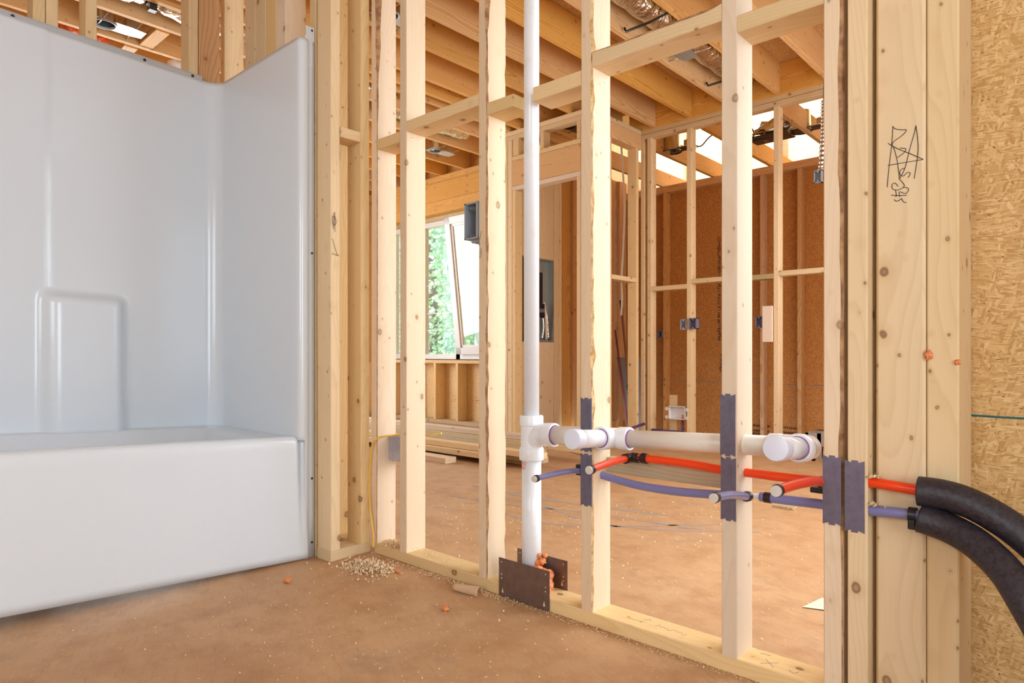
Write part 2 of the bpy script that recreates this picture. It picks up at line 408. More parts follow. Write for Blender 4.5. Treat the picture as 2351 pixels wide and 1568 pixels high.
def boxes_geo(lst):
    V, Fc = [], []
    for lo, hi in lst:
        b = len(V); x0, y0, z0 = lo; x1, y1, z1 = hi
        V += [(x0, y0, z0), (x1, y0, z0), (x1, y1, z0), (x0, y1, z0), (x0, y0, z1), (x1, y0, z1), (x1, y1, z1), (x0, y1, z1)]
        Fc += [tuple(b + i for i in f) for f in ((3, 2, 1, 0), (4, 5, 6, 7), (0, 1, 5, 4), (1, 2, 6, 5), (2, 3, 7, 6), (3, 0, 4, 7))]
    return V, Fc
def blob(name, c, r, mat, parent=None, rough=.25, seed=0, sub=3, flat=1.0):
    import bmesh
    bm = bmesh.new(); bmesh.ops.create_icosphere(bm, subdivisions=sub, radius=1)
    from mathutils import noise as nz
    for v in bm.verts:
        d = v.co.normalized(); k = 1 + rough * nz.noise(d * 2.1 + Vector((seed, 0, 0))) * 1.6 + rough * .6 * nz.noise(d * 5 + Vector((seed, 3, 0)))
        v.co = Vector((d.x * r[0], d.y * r[1], d.z * r[2] * flat)) * k
    me = bpy.data.meshes.new(name); bm.to_mesh(me); bm.free(); me.materials.append(M[mat])
    for p in me.polygons: p.use_smooth = True
    o = bpy.data.objects.new(name, me); S.collection.objects.link(o); o.location = Vector(c) - (parent.location if parent else Vector())
    if parent: o.parent = parent
    return o
def joined_blobs(name, lst, mat, parent=None, rough=.3):
    import bmesh
    from mathutils import noise as nz
    bm = bmesh.new()
    for n, (c, r) in enumerate(lst):
        ret = bmesh.ops.create_icosphere(bm, subdivisions=3, radius=1)
        for v in ret['verts']:
            d = v.co.normalized(); k = 1 + rough * 1.6 * nz.noise(d * 2.1 + Vector((n * 3.3, 0, 0))) + rough * .6 * nz.noise(d * 6 + Vector((n, 3, 0)))
            v.co = Vector(c) + d * r * k
    V = [v.co.copy() for v in bm.verts]; Fc = [tuple(v.index for v in f.verts) for f in bm.faces]
    bm.free()
    return mesh(name, V, Fc, M[mat], parent, True)
def sheet(name, lo, hi, normal, mat, holes=()):
    """a board sheet lying in a wall plane; local x,y run in the plane. holes are (u0,v0,u1,v1) in world plane coords"""
    lo, hi = Vector(lo), Vector(hi)
    if normal == 'y': U, Vv, Nn = 0, 2, 1
    elif normal == 'x': U, Vv, Nn = 1, 2, 0
    else: U, Vv, Nn = 0, 1, 2
    us = sorted({lo[U], hi[U], *[h[0] for h in holes], *[h[2] for h in holes]}); vs = sorted({lo[Vv], hi[Vv], *[h[1] for h in holes], *[h[3] for h in holes]})
    V, Fc = [], []
    for i in range(len(us) - 1):
        for j in range(len(vs) - 1):
            cu, cv = (us[i] + us[i + 1]) / 2, (vs[j] + vs[j + 1]) / 2
            if any(h[0] < cu < h[2] and h[1] < cv < h[3] for h in holes): continue
            b = len(V)
            for nn in (lo[Nn], hi[Nn]):
                V += [(us[i], vs[j], nn), (us[i + 1], vs[j], nn), (us[i + 1], vs[j + 1], nn), (us[i], vs[j + 1], nn)]
            Fc += [tuple(b + k for k in f) for f in ((3, 2, 1, 0), (4, 5, 6, 7), (0, 1, 5, 4), (1, 2, 6, 5), (2, 3, 7, 6), (3, 0, 4, 7))]
    me = bpy.data.meshes.new(name); me.from_pydata(V, [], Fc); me.materials.append(M[mat])
    o = bpy.data.objects.new(name, me); S.collection.objects.link(o)
    if normal == 'y': o.matrix_world = Matrix(((1, 0, 0, 0), (0, 0, 1, 0), (0, 1, 0, 0), (0, 0, 0, 1)))
    elif normal == 'x': o.matrix_world = Matrix(((0, 0, 1, 0), (1, 0, 0, 0), (0, 1, 0, 0), (0, 0, 0, 1)))
    return o
def sstep(a, b, x):
    t = max(0, min(1, (x - a) / (b - a))); return t * t * (3 - 2 * t)
def marks(name, lines, plane, parent, mat='ink', w=.0009):
    """pen strokes lying on a face; plane = ('y', value) with points (x,z), ('x', value) with points (y,z), ('z', value) with (x,y)"""
    V, Fc = [], []
    for ln in lines:
        P = []
        for a, b in ln: P.append({'y': (a, plane[1], b), 'x': (plane[1], a, b), 'z': (a, b, plane[1])}[plane[0]])
        if len(P) > 2: P = catmull(P, 5)
        v, f = tube_geo(P, w, 5); k = len(V); V += v; Fc += [tuple(k + i for i in q) for q in f]
    return mesh(name, V, Fc, M[mat], parent)

# ================================================================== SETTING
CZ = 2.72            # underside of the ceiling joists
o = sheet('floor', (-7.0, -2.1, -.03), (2.2, 5.2, 0), 'z', 'floor'); structure(o, 'dusty orange-brown subfloor')
o = sheet('floor_garage', (-7.0, 5.2, -.42), (.5, 8.6, -.40), 'z', 'floor'); structure(o)
o = sheet('ceiling', (-7.0, -2.1, CZ + .236), (2.2, 5.2, CZ + .255), 'z', 'osb'); structure(o, 'strand board deck over the joists')
o = sheet('wall_right', (-.42, 1.666, 0), (2.2, 1.68, CZ), 'y', 'osb'); structure(o, 'strand board wall behind the insulated pipes')
marks('seam_line', [[(-.24, .620), (-.1, .618), (.4, .622), (1.2, .619), (2.1, .621)]], ('y', 1.6655), o, 'teal', .0022)
o = sheet('wall_bath_side', (2.2, -2.1, 0), (2.22, 1.68, CZ + .25), 'x', 'osb', [(-1.15, .45, .45, 2.2)]); structure(o)
o = sheet('wall_bath_rear', (-3.1, -2.12, 0), (2.2, -2.1, CZ + .25), 'y', 'osb_pale', [(-1.1, .9, .7, 2.1)]); structure(o)  # opening added to go with the rear fill lamp
o = sheet('wall_living_side', (-.19, 1.68, 0), (-.17, 5.2, CZ + .25), 'x', 'osb_pale', [(1.75, 0.0, 3.75, 2.15), (3.95, .85, 4.85, 2.15)]); structure(o)
o = sheet('wall_living_rear', (-7.0, -2.12, 0), (-3.1, -2.1, CZ + .25), 'y', 'osb_pale'); structure(o)
o = sheet('wall_left', (-7.02, -2.1, 0), (-7.0, 5.0, CZ + .25), 'x', 'osb_pale', [(1.2, .6, 3.6, 2.3)]); structure(o)

# ================================================================== BATH WALL (studs in the plane y = 1.483)
Y0, Y1 = 1.483, 1.572
def ordn(i): return ['first', 'second', 'third', 'fourth', 'fifth', 'sixth', 'seventh', 'eighth', 'ninth', 'tenth', 'eleventh', 'twelfth', 'thirteenth', 'fourteenth', 'fifteenth', 'sixteenth', 'seventeenth', 'eighteenth', 'nineteenth', 'twentieth'][i]
TOPZ = CZ - .078
st = {}
def bstud(key, x1, label, y0=Y0, z0=.038, mat='pine_pale', **kw):
    st[key] = board('stud', (x1 - .038, y0, z0), (x1, y0 + .089, TOPZ), 'z', mat, label, 'stud', 'studs of the bathroom partition', **kw)
# corner order in board: 0 (+x,+y) 1 (-x,+y) 2 (-x,-y) 3 (+x,-y)
bstud('s2', -2.044, 'pine stud with dark bark stripe on its edge, yellow cable looping beside it', wane={3: (.018, .60, .97)}, bow=.004)
bstud('s3', -1.867, 'clean pine stud just left of the garden window, tall and knot-free')
bstud('s4', -1.463, 'pine stud with a long rough bark edge, left of the white vent stack', wane={3: (.017, .66, .99)}, rough_edge={3: .004, 0: .003})
bstud('s5', -1.058, 'pine stud with splintered lower edge behind the first capped drain stub', rough_edge={3: .0055})
bstud('s6', -.648, 'smooth pine stud between the two capped drain stubs, two grey plates nailed on')
bstud('s7', -.420, 'pine stud with brown bark streak, left one of the pair beside the post', wane={3: (.012, .10, .99)})
bstud('s8', -.373, 'pine stud with strong striped grain, right one of the pair beside the post', mat='pine')
board('bottom_plate', (-2.055, Y0, 0), (-1.372, Y1, .038), 'x', 'pine', 'pine bottom plate running from the corner to the brown steel plates', 'bottom plate')
bp_r = board('bottom_plate', (-1.252, Y0, 0), (-.33, Y1, .038), 'x', 'pine', 'pine bottom plate with pencil scribbles right of the brown steel plates', 'bottom plate')
rs_ = random.Random(3)
def squiggle(x, y, n, s_): return [(x + s_ * i * .55, y + s_ * rs_.uniform(-.7, .7)) for i in range(n)]
for ln_ in [squiggle(-.96, 1.52, 5, .012), squiggle(-.93, 1.545, 4, .012), squiggle(-.885, 1.525, 14, .012), [(-.60, 1.50), (-.57, 1.53)], [(-.57, 1.50), (-.60, 1.53)], squiggle(-.54, 1.51, 4, .012), squiggle(-.62, 1.55, 5, .010)]: marks('pencil_mark', [ln_], ('z', .0383), bp_r, 'stain_grey', .0006)
board('top_plate', (-2.17, Y0, TOPZ), (-.2, Y1, CZ), 'x', 'pine', 'doubled top plate above the bathroom partition', 'top plate')
def blk(x0, x1, z0, z1, label, y0=Y0, y1=Y1, mat='pine'):
    return board('blocking', (x0, y0, z0), (x1, y1, z1), 'x', mat, label, 'blocking', 'blocks nailed between the partition studs')
blk(-2.044, -1.905, 1.515, 1.553, 'short block between the bark-striped corner stud and the clean stud')
blk(-1.867, -1.501, 1.543, 1.581, 'level block over the garden window between two studs')
blk(-1.463, -1.352, 1.503, 1.541, 'sawn-off block left of the white vent stack, end grain showing')
blk(-1.272, -1.096, 1.496, 1.538, 'sawn-off block right of the white vent stack with frayed corner')
o = board('blocking', (-1.058, Y0, 1.535), (-.686, Y1, 1.577), 'x', 'pine', 'long block with rough bark along its upper edge, highest between two studs', 'blocking', 'blocks nailed between the partition studs', wane={1: (.006, .0, 1.0)})
blk(-.648, -.458, 1.494, 1.534, 'block with cracked grain beside the paired right studs')
blk(-1.058, -.688, .415, .457, 'weathered block behind the red and blue water pipes', 1.552, 1.585, 'pine_grey')

# post and flat board right of the pair
pst = board('post', (-.3645, 1.512, 0), (-.2765, 1.664, TOPZ), 'z', 'pine', 'broad pine post with black handwriting, right of the paired studs', 'post', bev=.005)
board('post', (-.2755, 1.517, 0), (-.2215, 1.664, TOPZ), 'z', 'pine', 'narrow pine post between the written-on post and strand board', 'post', bev=.003)
WY = 1.5115
def wr(pts):   # photo pixel of the post face -> x,z on the face
    out = []
    for x, y in pts:
        t = (x - 1175.5) / F_PX; th = math.radians(42.4428); k = WY / (math.cos(th) + t * math.sin(th))
        out.append(((-math.sin(th) + t * math.cos(th)) * k, .745 - (y - 815) / F_PX * k))
    return out
marks('handwriting', [wr(l) for l in (
    [(2050, 289), (2047, 335), (2041, 385), (2037, 430)], [(2050, 291), (2056, 296), (2070, 298), (2081, 299), (2070, 312), (2052, 325), (2048, 333)],
    [(2039, 329), (2060, 341), (2090, 353), (2120, 366)], [(2120, 366), (2095, 370), (2060, 376), (2038, 380)],
    [(2048, 333), (2054, 345), (2060, 370), (2064, 400), (2065, 412)], [(2103, 289), (2108, 330), (2106, 365), (2099, 410)], [(2103, 288), (2098, 310), (2088, 345), (2078, 385), (2066, 410)],
    [(2066, 340), (2080, 342), (2074, 352), (2060, 362)],
    [(2076, 386), (2068, 390), (2066, 400), (2074, 404), (2083, 396), (2090, 398), (2085, 408)],
    [(2066, 412), (2076, 424), (2074, 430)], [(2062, 428), (2055, 420), (2048, 424), (2050, 434), (2062, 436), (2076, 430), (2086, 434), (2080, 444), (2066, 440)],
    [(2046, 448), (2064, 449), (2082, 448)], [(2056, 436), (2058, 448), (2056, 452)], [(2064, 440), (2066, 452)],
    [(2053, 458), (2058, 462), (2066, 459), (2070, 456), (2074, 463), (2081, 465)])], ('y', WY), pst, 'ink', .0007)

# stub wall beside the tub
board('bottom_plate', (-2.17, 1.309, 0), (-2.08, 1.480, .038), 'y', 'pine', 'short bottom plate stub at the foot of the tub flange', 'bottom plate')
sA = board('stud', (-2.17, 1.311, .038), (-2.08, 1.349, TOPZ), 'z', 'pine', 'knotty pine stud tight against the white tub flange', 'stud', wane=None, bow=-.003)
board('stud', (-2.168, 1.437, .038), (-2.08, 1.476, TOPZ), 'z', 'pine', 'rough-sawn corner stud, second to the right of the tub flange', 'stud')
board('stud', (-2.30, 1.44, .038), (-2.262, 1.529, TOPZ), 'z', 'pine', 'narrow stud set back between the two corner studs', 'stud')
board('bottom_plate', (-2.9, 1.44, 0), (-2.19, 1.529, .038), 'x', 'pine', 'dark bottom plate in the gap behind the corner studs', 'bottom plate')
board('blocking', (-2.162, 1.351, 1.540), (-2.08, 1.435, 1.578), 'y', 'pine', 'tiny block with two nail heads between the corner studs', 'blocking')
board('blocking', (-2.30, 1.351, 1.50), (-2.215, 1.435, 1.535), 'y', 'pine_grey', 'shadowed block low behind the tiny corner block', 'blocking')
# alcove framing behind the tub
board('stud', (-2.972, 1.134, 0), (-2.884, 1.172, TOPZ), 'z', 'pine', 'shadowed stud at the left of the built-up alcove corner', 'stud')
board('stud', (-2.920, 1.175, 0), (-2.884, 1.264, TOPZ), 'z', 'pine_red', 'reddish striped board filling the alcove corner', 'stud')
board('stud', (-2.986, 1.311, 0), (-2.946, 1.400, TOPZ), 'z', 'pine', 'pale stud right of the reddish alcove corner board', 'stud')
for a, b, mt, lb in ((-2.747, -2.658, 'pine', 'left board of the built-up studs over the tub end wall'), (-2.656, -2.567, 'pine', 'second board of the built-up studs over the tub end wall'),
                 (-2.565, -2.478, 'pine', 'third board of the built-up studs over the tub end wall'), (-2.476, -2.405, 'pine_pale', 'rightmost pale board of the built-up studs over the tub end wall')):
    board('stud', (a, 1.311, 0), (b, 1.400, TOPZ), 'z', mt, lb, 'stud')
board('stud', (-2.226, 1.311, 0), (-2.186, 1.400, TOPZ), 'z', 'pine', 'stud just behind the top of the tub flange', 'stud')
board('stud', (-2.975, .590, 0), (-2.886, .628, TOPZ), 'z', 'pine', 'left stud of the doubled pair over the tub back wall', 'stud')
board('stud', (-2.975, .630, 0), (-2.886, .668, TOPZ), 'z', 'pine', 'right stud of the doubled pair over the tub back wall', 'stud')
board('stud', (-2.975, .756, 0), (-2.886, .794, TOPZ), 'z', 'pine', 'single knotty stud over the tub back wall', 'stud')
board('stud', (-2.975, .12, 0), (-2.886, .158, TOPZ), 'z', 'pine', 'stud hidden at the left end of the tub back wall', 'stud')
board('top_plate', (-2.975, -.5, TOPZ), (-2.886, 1.31, CZ), 'y', 'pine', 'top plate above the tub back wall', 'top plate')
board('top_plate', (-2.975, 1.311, TOPZ), (-2.18, 1.400, CZ), 'x', 'pine', 'top plate above the tub end wall', 'top plate')

# ================================================================== CEILING JOISTS
JX = [-.43, -.80, -1.17, -1.54, -1.905, -2.272, -2.63, -2.97, -3.305, -3.66, -3.86, -3.99, -4.27, -4.64, -5.12, -5.49, -5.86, -6.23, -6.6]
for i, x in enumerate(JX):
    yend = 5.045 if x > -3.2 else (4.895 if x < -4.0 else 5.045)
    o = board('ceiling_joist', (x, -.9, CZ), (x + .038, yend, CZ + .235), 'y', 'joist', 'yellow pine ceiling joist, %s from the right' % ordn(i), 'joist', 'ceiling joists over the large room', bow=.003 * ((i * 7) % 3 - 1))
# short blocks between joists over the tub
board('blocking', (-4.60, 1.50, CZ + .005), (-4.31, 1.58, CZ + .043), 'x', 'joist', 'short block between ceiling joists above the tub, nearer the duct', 'blocking')
board('blocking', (-4.98, 1.44, CZ + .005), (-4.68, 1.52, CZ + .043), 'x', 'joist', 'short block between ceiling joists above the tub, farther left', 'blocking')
# rim boards at the end of the joists
o = board('rim_board', (-3.2, 5.05, CZ), (-.2, 5.09, CZ + .235), 'x', 'joist', 'wide pine rim board closing the joist ends above the closet wall', 'rim board')
o = board('rim_board', (-7.0, 4.90, CZ), (-4.262, 4.937, CZ + .235), 'x', 'joist', 'wide pine rim board closing the joist ends above the garden window', 'rim board')

# ================================================================== HEADER WALL (y = 4.29)
HY = 4.29
def hstud(x0, x1, z0, z1, label, y=HY, dy=.089, mat='pine', group='studs of the doorway wall'):
    return board('stud', (x0, y, z0), (x1, y + dy, z1), 'z', mat, label, 'stud', group)
board('top_plate', (-4.06, HY, CZ - .038), (-3.08, HY + .089, CZ), 'x', 'pine', 'upper top plate over the doorway header', 'top plate')
board('top_plate', (-4.06, HY, CZ - .078), (-3.08, HY + .089, CZ - .040), 'x', 'pine', 'lower top plate over the doorway header', 'top plate')
hstud(-4.055, -4.017, .04, CZ - .08, 'outermost left stud of the doorway')
hstud(-4.015, -3.977, .04, CZ - .08, 'left king stud of the doorway')
hstud(-3.975, -3.923, .04, CZ - .08, 'stud left of the doorway jamb under the plates')
hstud(-3.921, -3.883, .04, 2.19, 'left jamb stud carrying the doorway header')
hstud(-3.215, -3.177, .04, 2.19, 'right jamb stud carrying the doorway header')
hstud(-3.175, -3.137, .04, CZ - .08, 'right king stud of the doorway')
hstud(-3.135, -3.082, .04, CZ - .08, 'wall-end stud right of the doorway')
board('header', (-3.921, HY, 2.232), (-3.177, HY + .089, 2.452), 'x', 'joist', 'wide pine header beam over the doorway', 'header beam')
board('header_plate', (-3.921, HY, 2.192), (-3.177, HY + .089, 2.230), 'x', 'pine_pale', 'flat plate under the doorway header beam', 'plate')
board('header_plate', (-3.921, HY, 2.454), (-3.177, HY + .089, 2.492), 'x', 'pine', 'flat plate on top of the doorway header beam', 'plate')
hstud(-3.915, -3.845, 2.494, CZ - .08, 'stubby cripple stud at the left above the doorway header')
hstud(-3.60, -3.562, 2.494, CZ - .08, 'stubby cripple stud in the middle above the doorway header')
hstud(-3.215, -3.177, 2.494, CZ - .08, 'stubby cripple stud at the right above the doorway header')
board('bottom_plate', (-4.06, HY, 0), (-3.885, HY + .089, .038), 'x', 'pine', 'bottom plate left of the doorway', 'bottom plate')
board('bottom_plate', (-3.215, HY, 0), (-3.08, HY + .089, .038), 'x', 'pine', 'bottom plate right of the doorway', 'bottom plate')
# jog wall x = -3.08 between doorway wall and closet wall
board('top_plate', (-3.17, 4.385, CZ - .038), (-3.08, 5.055, CZ), 'y', 'pine', 'upper top plate of the short jog wall', 'top plate')
board('top_plate', (-3.17, 4.385, CZ - .17), (-3.08, 5.055, CZ - .040), 'y', 'joist', 'deep beam under the top plate of the short jog wall', 'beam')
for y, lb in ((4.555, 'single stud in the short jog wall right of the doorway'), (4.975, 'inner corner stud where jog wall meets closet wall')):
    board('stud', (-3.17, y, .038), (-3.08, y + .038, CZ - .17), 'z', 'pine', lb, 'stud')
board('bottom_plate', (-3.17, 4.385, 0), (-3.08, 5.055, .038), 'y', 'pine', 'bottom plate of the short jog wall', 'bottom plate')
board('blocking', (-3.17, 4.595, 1.378), (-3.08, 4.972, 1.416), 'y', 'pine', 'block halfway up the short jog wall', 'blocking')

# ================================================================== CLOSET WALL (y = 5.06)
QY = 5.06
board('top_plate', (-3.17, QY, CZ - .038), (-.2, QY + .089, CZ), 'x', 'pine', 'upper top plate of the closet wall', 'top plate')
board('top_plate', (-3.17, QY, CZ - .078), (-.2, QY + .089, CZ - .041), 'x', 'pine', 'lower top plate of the closet wall', 'top plate')
board('bottom_plate', (-3.17, QY, 0), (-.2, QY + .089, .038), 'x', 'pine', 'long bottom plate of the closet wall', 'bottom plate')
def qstud(x1, label, w=.038):
    return board('stud', (x1 - w, QY, .038), (x1, QY + .089, CZ - .08), 'z', 'pine', label, 'stud', 'studs of the closet wall')
qstud(-3.05, 'dark-cracked corner stud at the left end of the closet wall')
qstud(-2.985, 'bark-edged corner stud at the left end of the closet wall')
qs = [qstud(-2.607, 'closet wall stud carrying the outlet boxes and pencil notes'), qstud(-2.2, 'closet wall stud behind the smooth partition stud'), qstud(-1.885, 'closet wall stud beside the pale scrap board')]
qstud(-1.43, 'closet wall stud at the far right edge of the opening')
qstud(-1.02, 'closet wall stud hidden right of the opening')
for x0, x1, z, lb in ((-2.985, -2.645, 1.302, 'left waist-high block of the closet wall'), (-2.607, -2.238, 1.34, 'second waist-high block of the closet wall, with faint writing'), (-2.2, -1.923, 1.33, 'third waist-high block of the closet wall, greyish'), (-1.885, -1.468, 1.345, 'right waist-high block of the closet wall')):
    board('blocking', (x0, QY, z), (x1, QY + .089, z + .038), 'x', 'pine_grey' if 'greyish' in lb else 'pine', lb, 'blocking')

# ================================================================== GARAGE BEYOND (strand board wall y = 6.6, open roof above)
GY = 6.69
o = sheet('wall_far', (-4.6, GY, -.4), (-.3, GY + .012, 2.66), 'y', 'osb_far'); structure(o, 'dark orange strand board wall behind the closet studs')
# stamped print: upright column and rows along the foot
st_l = []
rr = random.Random(5)
def scribble_col(x, z0, z1, wd=.02):
    z = z1
    while z > z0:
        h = rr.uniform(.012, .03); st_l.append([(x - rr.uniform(.2, 1) * wd, z), (x + rr.uniform(.2, 1) * wd, z)]); 
        if rr.random() < .5: st_l.append([(x + rr.uniform(-wd, wd), z), (x + rr.uniform(-wd, wd), z - h)])
        z -= h
for x in (-3.12, -3.04, -2.96): scribble_col(x, .9, 2.0)
scribble_col(-3.1, .55, .75)
for x0 in (-2.75, -2.45, -2.12, -1.95):
    for zz in (.02, -.03, -.06):
        x = x0
        while x < x0 + .17:
            st_l.append([(x, zz), (x + rr.uniform(.008, .02), zz + rr.uniform(-.01, .012))]); st_l.append([(x, zz - .012), (x, zz + .012)]); x += rr.uniform(.012, .022)
marks('stamped_print', st_l, ('y', GY - .001), o, 'stamp', .0035)
marks('sheet_seam', [[(-4.5, .455), (-3.3, .458), (-2.2, .452), (-.4, .456)]], ('y', GY - .001), o, 'greyboard', .003)
board('top_plate', (-4.6, GY - .09, CZ - .16), (-.3, GY - .003, CZ - .085), 'x', 'pine_red', 'reddish doubled plate on top of the dark orange strand board wall', 'top plate')
board('bottom_plate', (-4.6, GY - .09, -.4), (-.3, GY - .003, -.362), 'x', 'pine_red', 'bottom plate at the foot of the dark orange wall', 'bottom plate')
for x, lb in ((-4.33, 'far reddish wall stud hidden left'), (-3.70, 'far reddish wall stud left of the printed sheet'), (-2.605, 'far reddish wall stud right of the printed sheet'), (-2.24, 'far reddish wall stud near the pale scrap board'), (-1.75, 'far reddish wall stud at the right edge')):
    board('stud', (x - .040, GY - .09, -.36), (x, GY - .002, CZ - .162), 'z', 'pine_red', lb, 'stud', 'studs against the dark orange wall')
# garage left side: plain board wall
for i in range(7):
    board('wall_board', (-4.66, 5.16 + i * .19, -.4), (-4.62, 5.345 + i * .19, CZ - .085), 'z', 'pine_red', 'upright reddish board, %s from the near end of the hall side wall' % ordn(i), 'board', 'upright boards of the hall side wall')
# roof framing over the garage
GX = [-4.4, -3.79, -3.18, -2.57, -1.96, -1.35, -.74]
for i, x in enumerate(GX):
    board('roof_joist', (x, 5.16, CZ - .08), (x + .038, 7.9, CZ + .09), 'y', 'joist', 'sunlit roof joist beyond the closet wall, %s from the left' % ordn(i), 'joist', 'roof joists beyond the closet wall')
o = sheet('garage_shade_deck', (-5.5, 5.2, 3.34), (.5, 6.8, 3.36), 'z', 'osb_pale'); structure(o)  # unseen deck added to keep sky light off the far strand board wall
o = sheet('attic_sun_blocker', (-7.0, 5.20, 2.975), (.5, 5.215, 3.34), 'y', 'osb_pale'); structure(o)  # unseen sheet added to stop sun leaking under the deck
for i, x in enumerate(GX[::2]):
    board('gable_stud', (x + .2, 7.94, CZ - .5), (x + .24, 8.02, 5.2), 'z', 'pine_red', 'upright gable stud in the bright loft, %s from the left' % ordn(i), 'stud', 'gable studs in the bright loft')
o = sheet('wall_gable', (-5.5, 8.06, -.4), (.5, 8.07, 5.4), 'y', 'osb_pale'); structure(o, 'bright strand board gable seen between roof joists')
o = sheet('wall_garage_right', (.5, 5.2, -.4), (.52, 8.06, 5.0), 'x', 'osb_pale'); structure(o)
o = sheet('wall_garage_left', (-5.5, 6.55, -.4), (-5.48, 8.06, 5.0), 'x', 'osb_pale'); structure(o)

# hall behind the doorway with the breaker panel
for i, (y0, y1) in enumerate(((4.40, 4.489), (4.49, 4.579), (4.60, 4.638), (5.16, 5.25), (5.252, 5.29))):
    board('stud', (-4.24, y0, .0), (-4.15, y1, CZ - .08), 'z', 'pine', 'pine stud of the breaker panel wall, %s from the near end' % ordn(i), 'stud', 'studs of the breaker panel wall')
board('stud', (-4.24, 4.66, .0), (-4.15, 5.155, .872), 'z', 'pine', 'boarding under the breaker panel', 'board')
board('stud', (-4.24, 4.66, 1.69), (-4.15, 5.155, CZ - .08), 'z', 'pine', 'boarding over the breaker panel', 'board')
board('top_plate', (-4.24, 4.385, CZ - .078), (-4.15, 5.3, CZ), 'y', 'pine', 'top plate of the breaker panel wall', 'top plate')
for i in range(8):
    board('wall_board', (-4.24, 5.296 + i * .143, 0), (-4.15 + .035 * (i % 2), 5.436 + i * .143, CZ - .02), 'z', 'pine_red', 'dark upright board beyond the breaker panel, %s from it' % ordn(i), 'board', 'dark boards beyond the breaker panel')
t = empty('breaker_panel', (-4.18, 4.9, .88), 'open grey steel breaker panel with black bus bar beyond the white stack', 'breaker panel')
V, Fc = boxes_geo([((-4.22, 4.784, .875), (-4.215, 5.152, 1.685)), ((-4.22, 4.784, .875), (-4.142, 4.790, 1.685)), ((-4.22, 5.146, .875), (-4.142, 5.152, 1.685)), ((-4.22, 4.784, .875), (-4.142, 5.152, .881)), ((-4.22, 4.784, 1.679), (-4.142, 5.152, 1.685))])
mesh('enclosure', V, Fc, M['panelsteel'], t)
box('bus_bar', (-4.212, 4.955, 1.24), (-4.185, 5.025, 1.56), 'clip', t)
box('main_breaker', (-4.212, 4.93, 1.12), (-4.17, 5.04, 1.25), 'clip', t)
box('breaker_handle', (-4.17, 4.955, 1.165), (-4.163, 5.03, 1.20), 'greybox_dark', t)
for yy in (4.955, 5.03): tube('wire', [(-4.19, yy, 1.12), (-4.185, yy + .01, 1.02), (-4.19, yy - .01, .90)], .012, 'steel', t, 10, curve=5)
tube('wire', [(-4.19, 5.05, 1.27), (-4.18, 5.07, 1.1), (-4.19, 5.09, .9)], .014, 'whitecable', t, 10, curve=5)
tube('wire', [(-4.19, 5.06, 1.24), (-4.18, 5.09, 1.1), (-4.19, 5.12, .9)], .014, 'foil', t, 10, curve=5)
for yy in (5.0, 5.09): lathe('knockout', (-4.214, yy, 1.60), (1, 0, 0), [(0, .028), (.003, .028), (.003, .022), (.001, 0)], 'panelsteel', t, 16)

# poles and grey appliance leaning beyond the jog wall
t = empty('broom', (-3.61, 5.8, -.40), 'brown wooden pole leaning in the dark hall', 'pole')
tube('handle', [(-3.765, 5.8, 1.20), (-3.60, 5.78, -.2)], .012, 'brownpole', t, 10); tube('grip', [(-3.778, 5.8, 1.31), (-3.765, 5.8, 1.20)], .015, 'clip', t, 10)
t = empty('broom', (-3.60, 5.7, -.40), 'dark red pole leaning in front of the grey panel', 'pole')
tube('handle', [(-3.78, 5.7, 1.0), (-3.60, 5.68, -.05)], .010, 'redpole', t, 10)
t = empty('appliance_panel', (-3.70, 5.95, -.40), 'grey slanted panel with a round port in the dark hall', 'appliance')
V = [(-3.93, 5.95, .72), (-3.65, 5.95, .72), (-3.60, 5.95, -.15), (-3.78, 5.95, -.15), (-3.93, 6.0, .72), (-3.65, 6.0, .72), (-3.60, 6.0, -.15), (-3.78, 6.0, -.15)]
mesh('panel', V, [(0, 3, 2, 1), (4, 5, 6, 7), (0, 1, 5, 4), (1, 2, 6, 5), (2, 3, 7, 6), (3, 0, 4, 7)], M['greyboard'], t)
lathe('port', (-3.74, 5.95, .42), (0, -1, 0), [(0, .085), (.02, .085), (.02, .065), (.002, .06), (.002, 0)], 'greyboard', t, 24, mats=['greyboard', 'clip'], fm=[0, 0, 0, 1])
# white cable hanging by the jog wall
tag(tube('hanging_cable', [(-3.277, 5.03, 2.70), (-3.25, 5.03, 2.35), (-3.236, 5.03, 2.05), (-3.250, 5.03, 1.7), (-3.268, 5.03, 1.429), (-3.262, 5.03, 1.273), (-3.27, 5.03, 1.1)], .009, 'whitecable', None, 8, curve=6), 'thin white cable hanging beside the jog wall stud', 'cable')

# outlet boxes on closet wall
def jbox(x0, x1, y0, z0, z1, label, mat='greybox_dark', dy=.06, wall=.005, open_side='y'):
    t = empty('electrical_box', ((x0 + x1) / 2, y0 + dy / 2, z0), label, 'electrical box')
    V, Fc = boxes_geo([((x0, y0 + dy - wall, z0), (x1, y0 + dy, z1)), ((x0, y0, z0), (x0 + wall, y0 + dy, z1)), ((x1 - wall, y0, z0), (x1, y0 + dy, z1)), ((x0, y0, z0), (x1, y0 + dy, z0 + wall)), ((x0, y0, z1 - wall), (x1, y0 + dy, z1))])
    mesh('shell', V, Fc, M[mat], t)
    for z_a in (z0 + wall, z1 - .018):
        box('screw_boss', ((x0 + x1) / 2 - .006, y0 + .002, z_a), ((x0 + x1) / 2 + .006, y0 + .018, z_a + .013), mat, t)
    return t
jbox(-2.6065, -2.540, 5.02, .960, 1.05, 'violet-grey box on the right side of a closet stud')
jbox(-2.70, -2.6455, 5.05, .958, 1.045, 'pale box on the left side of a closet stud', 'bluebox')
jbox(-2.06, -2.008, 5.05, .955, 1.045, 'violet-grey box left of the pale scrap board')
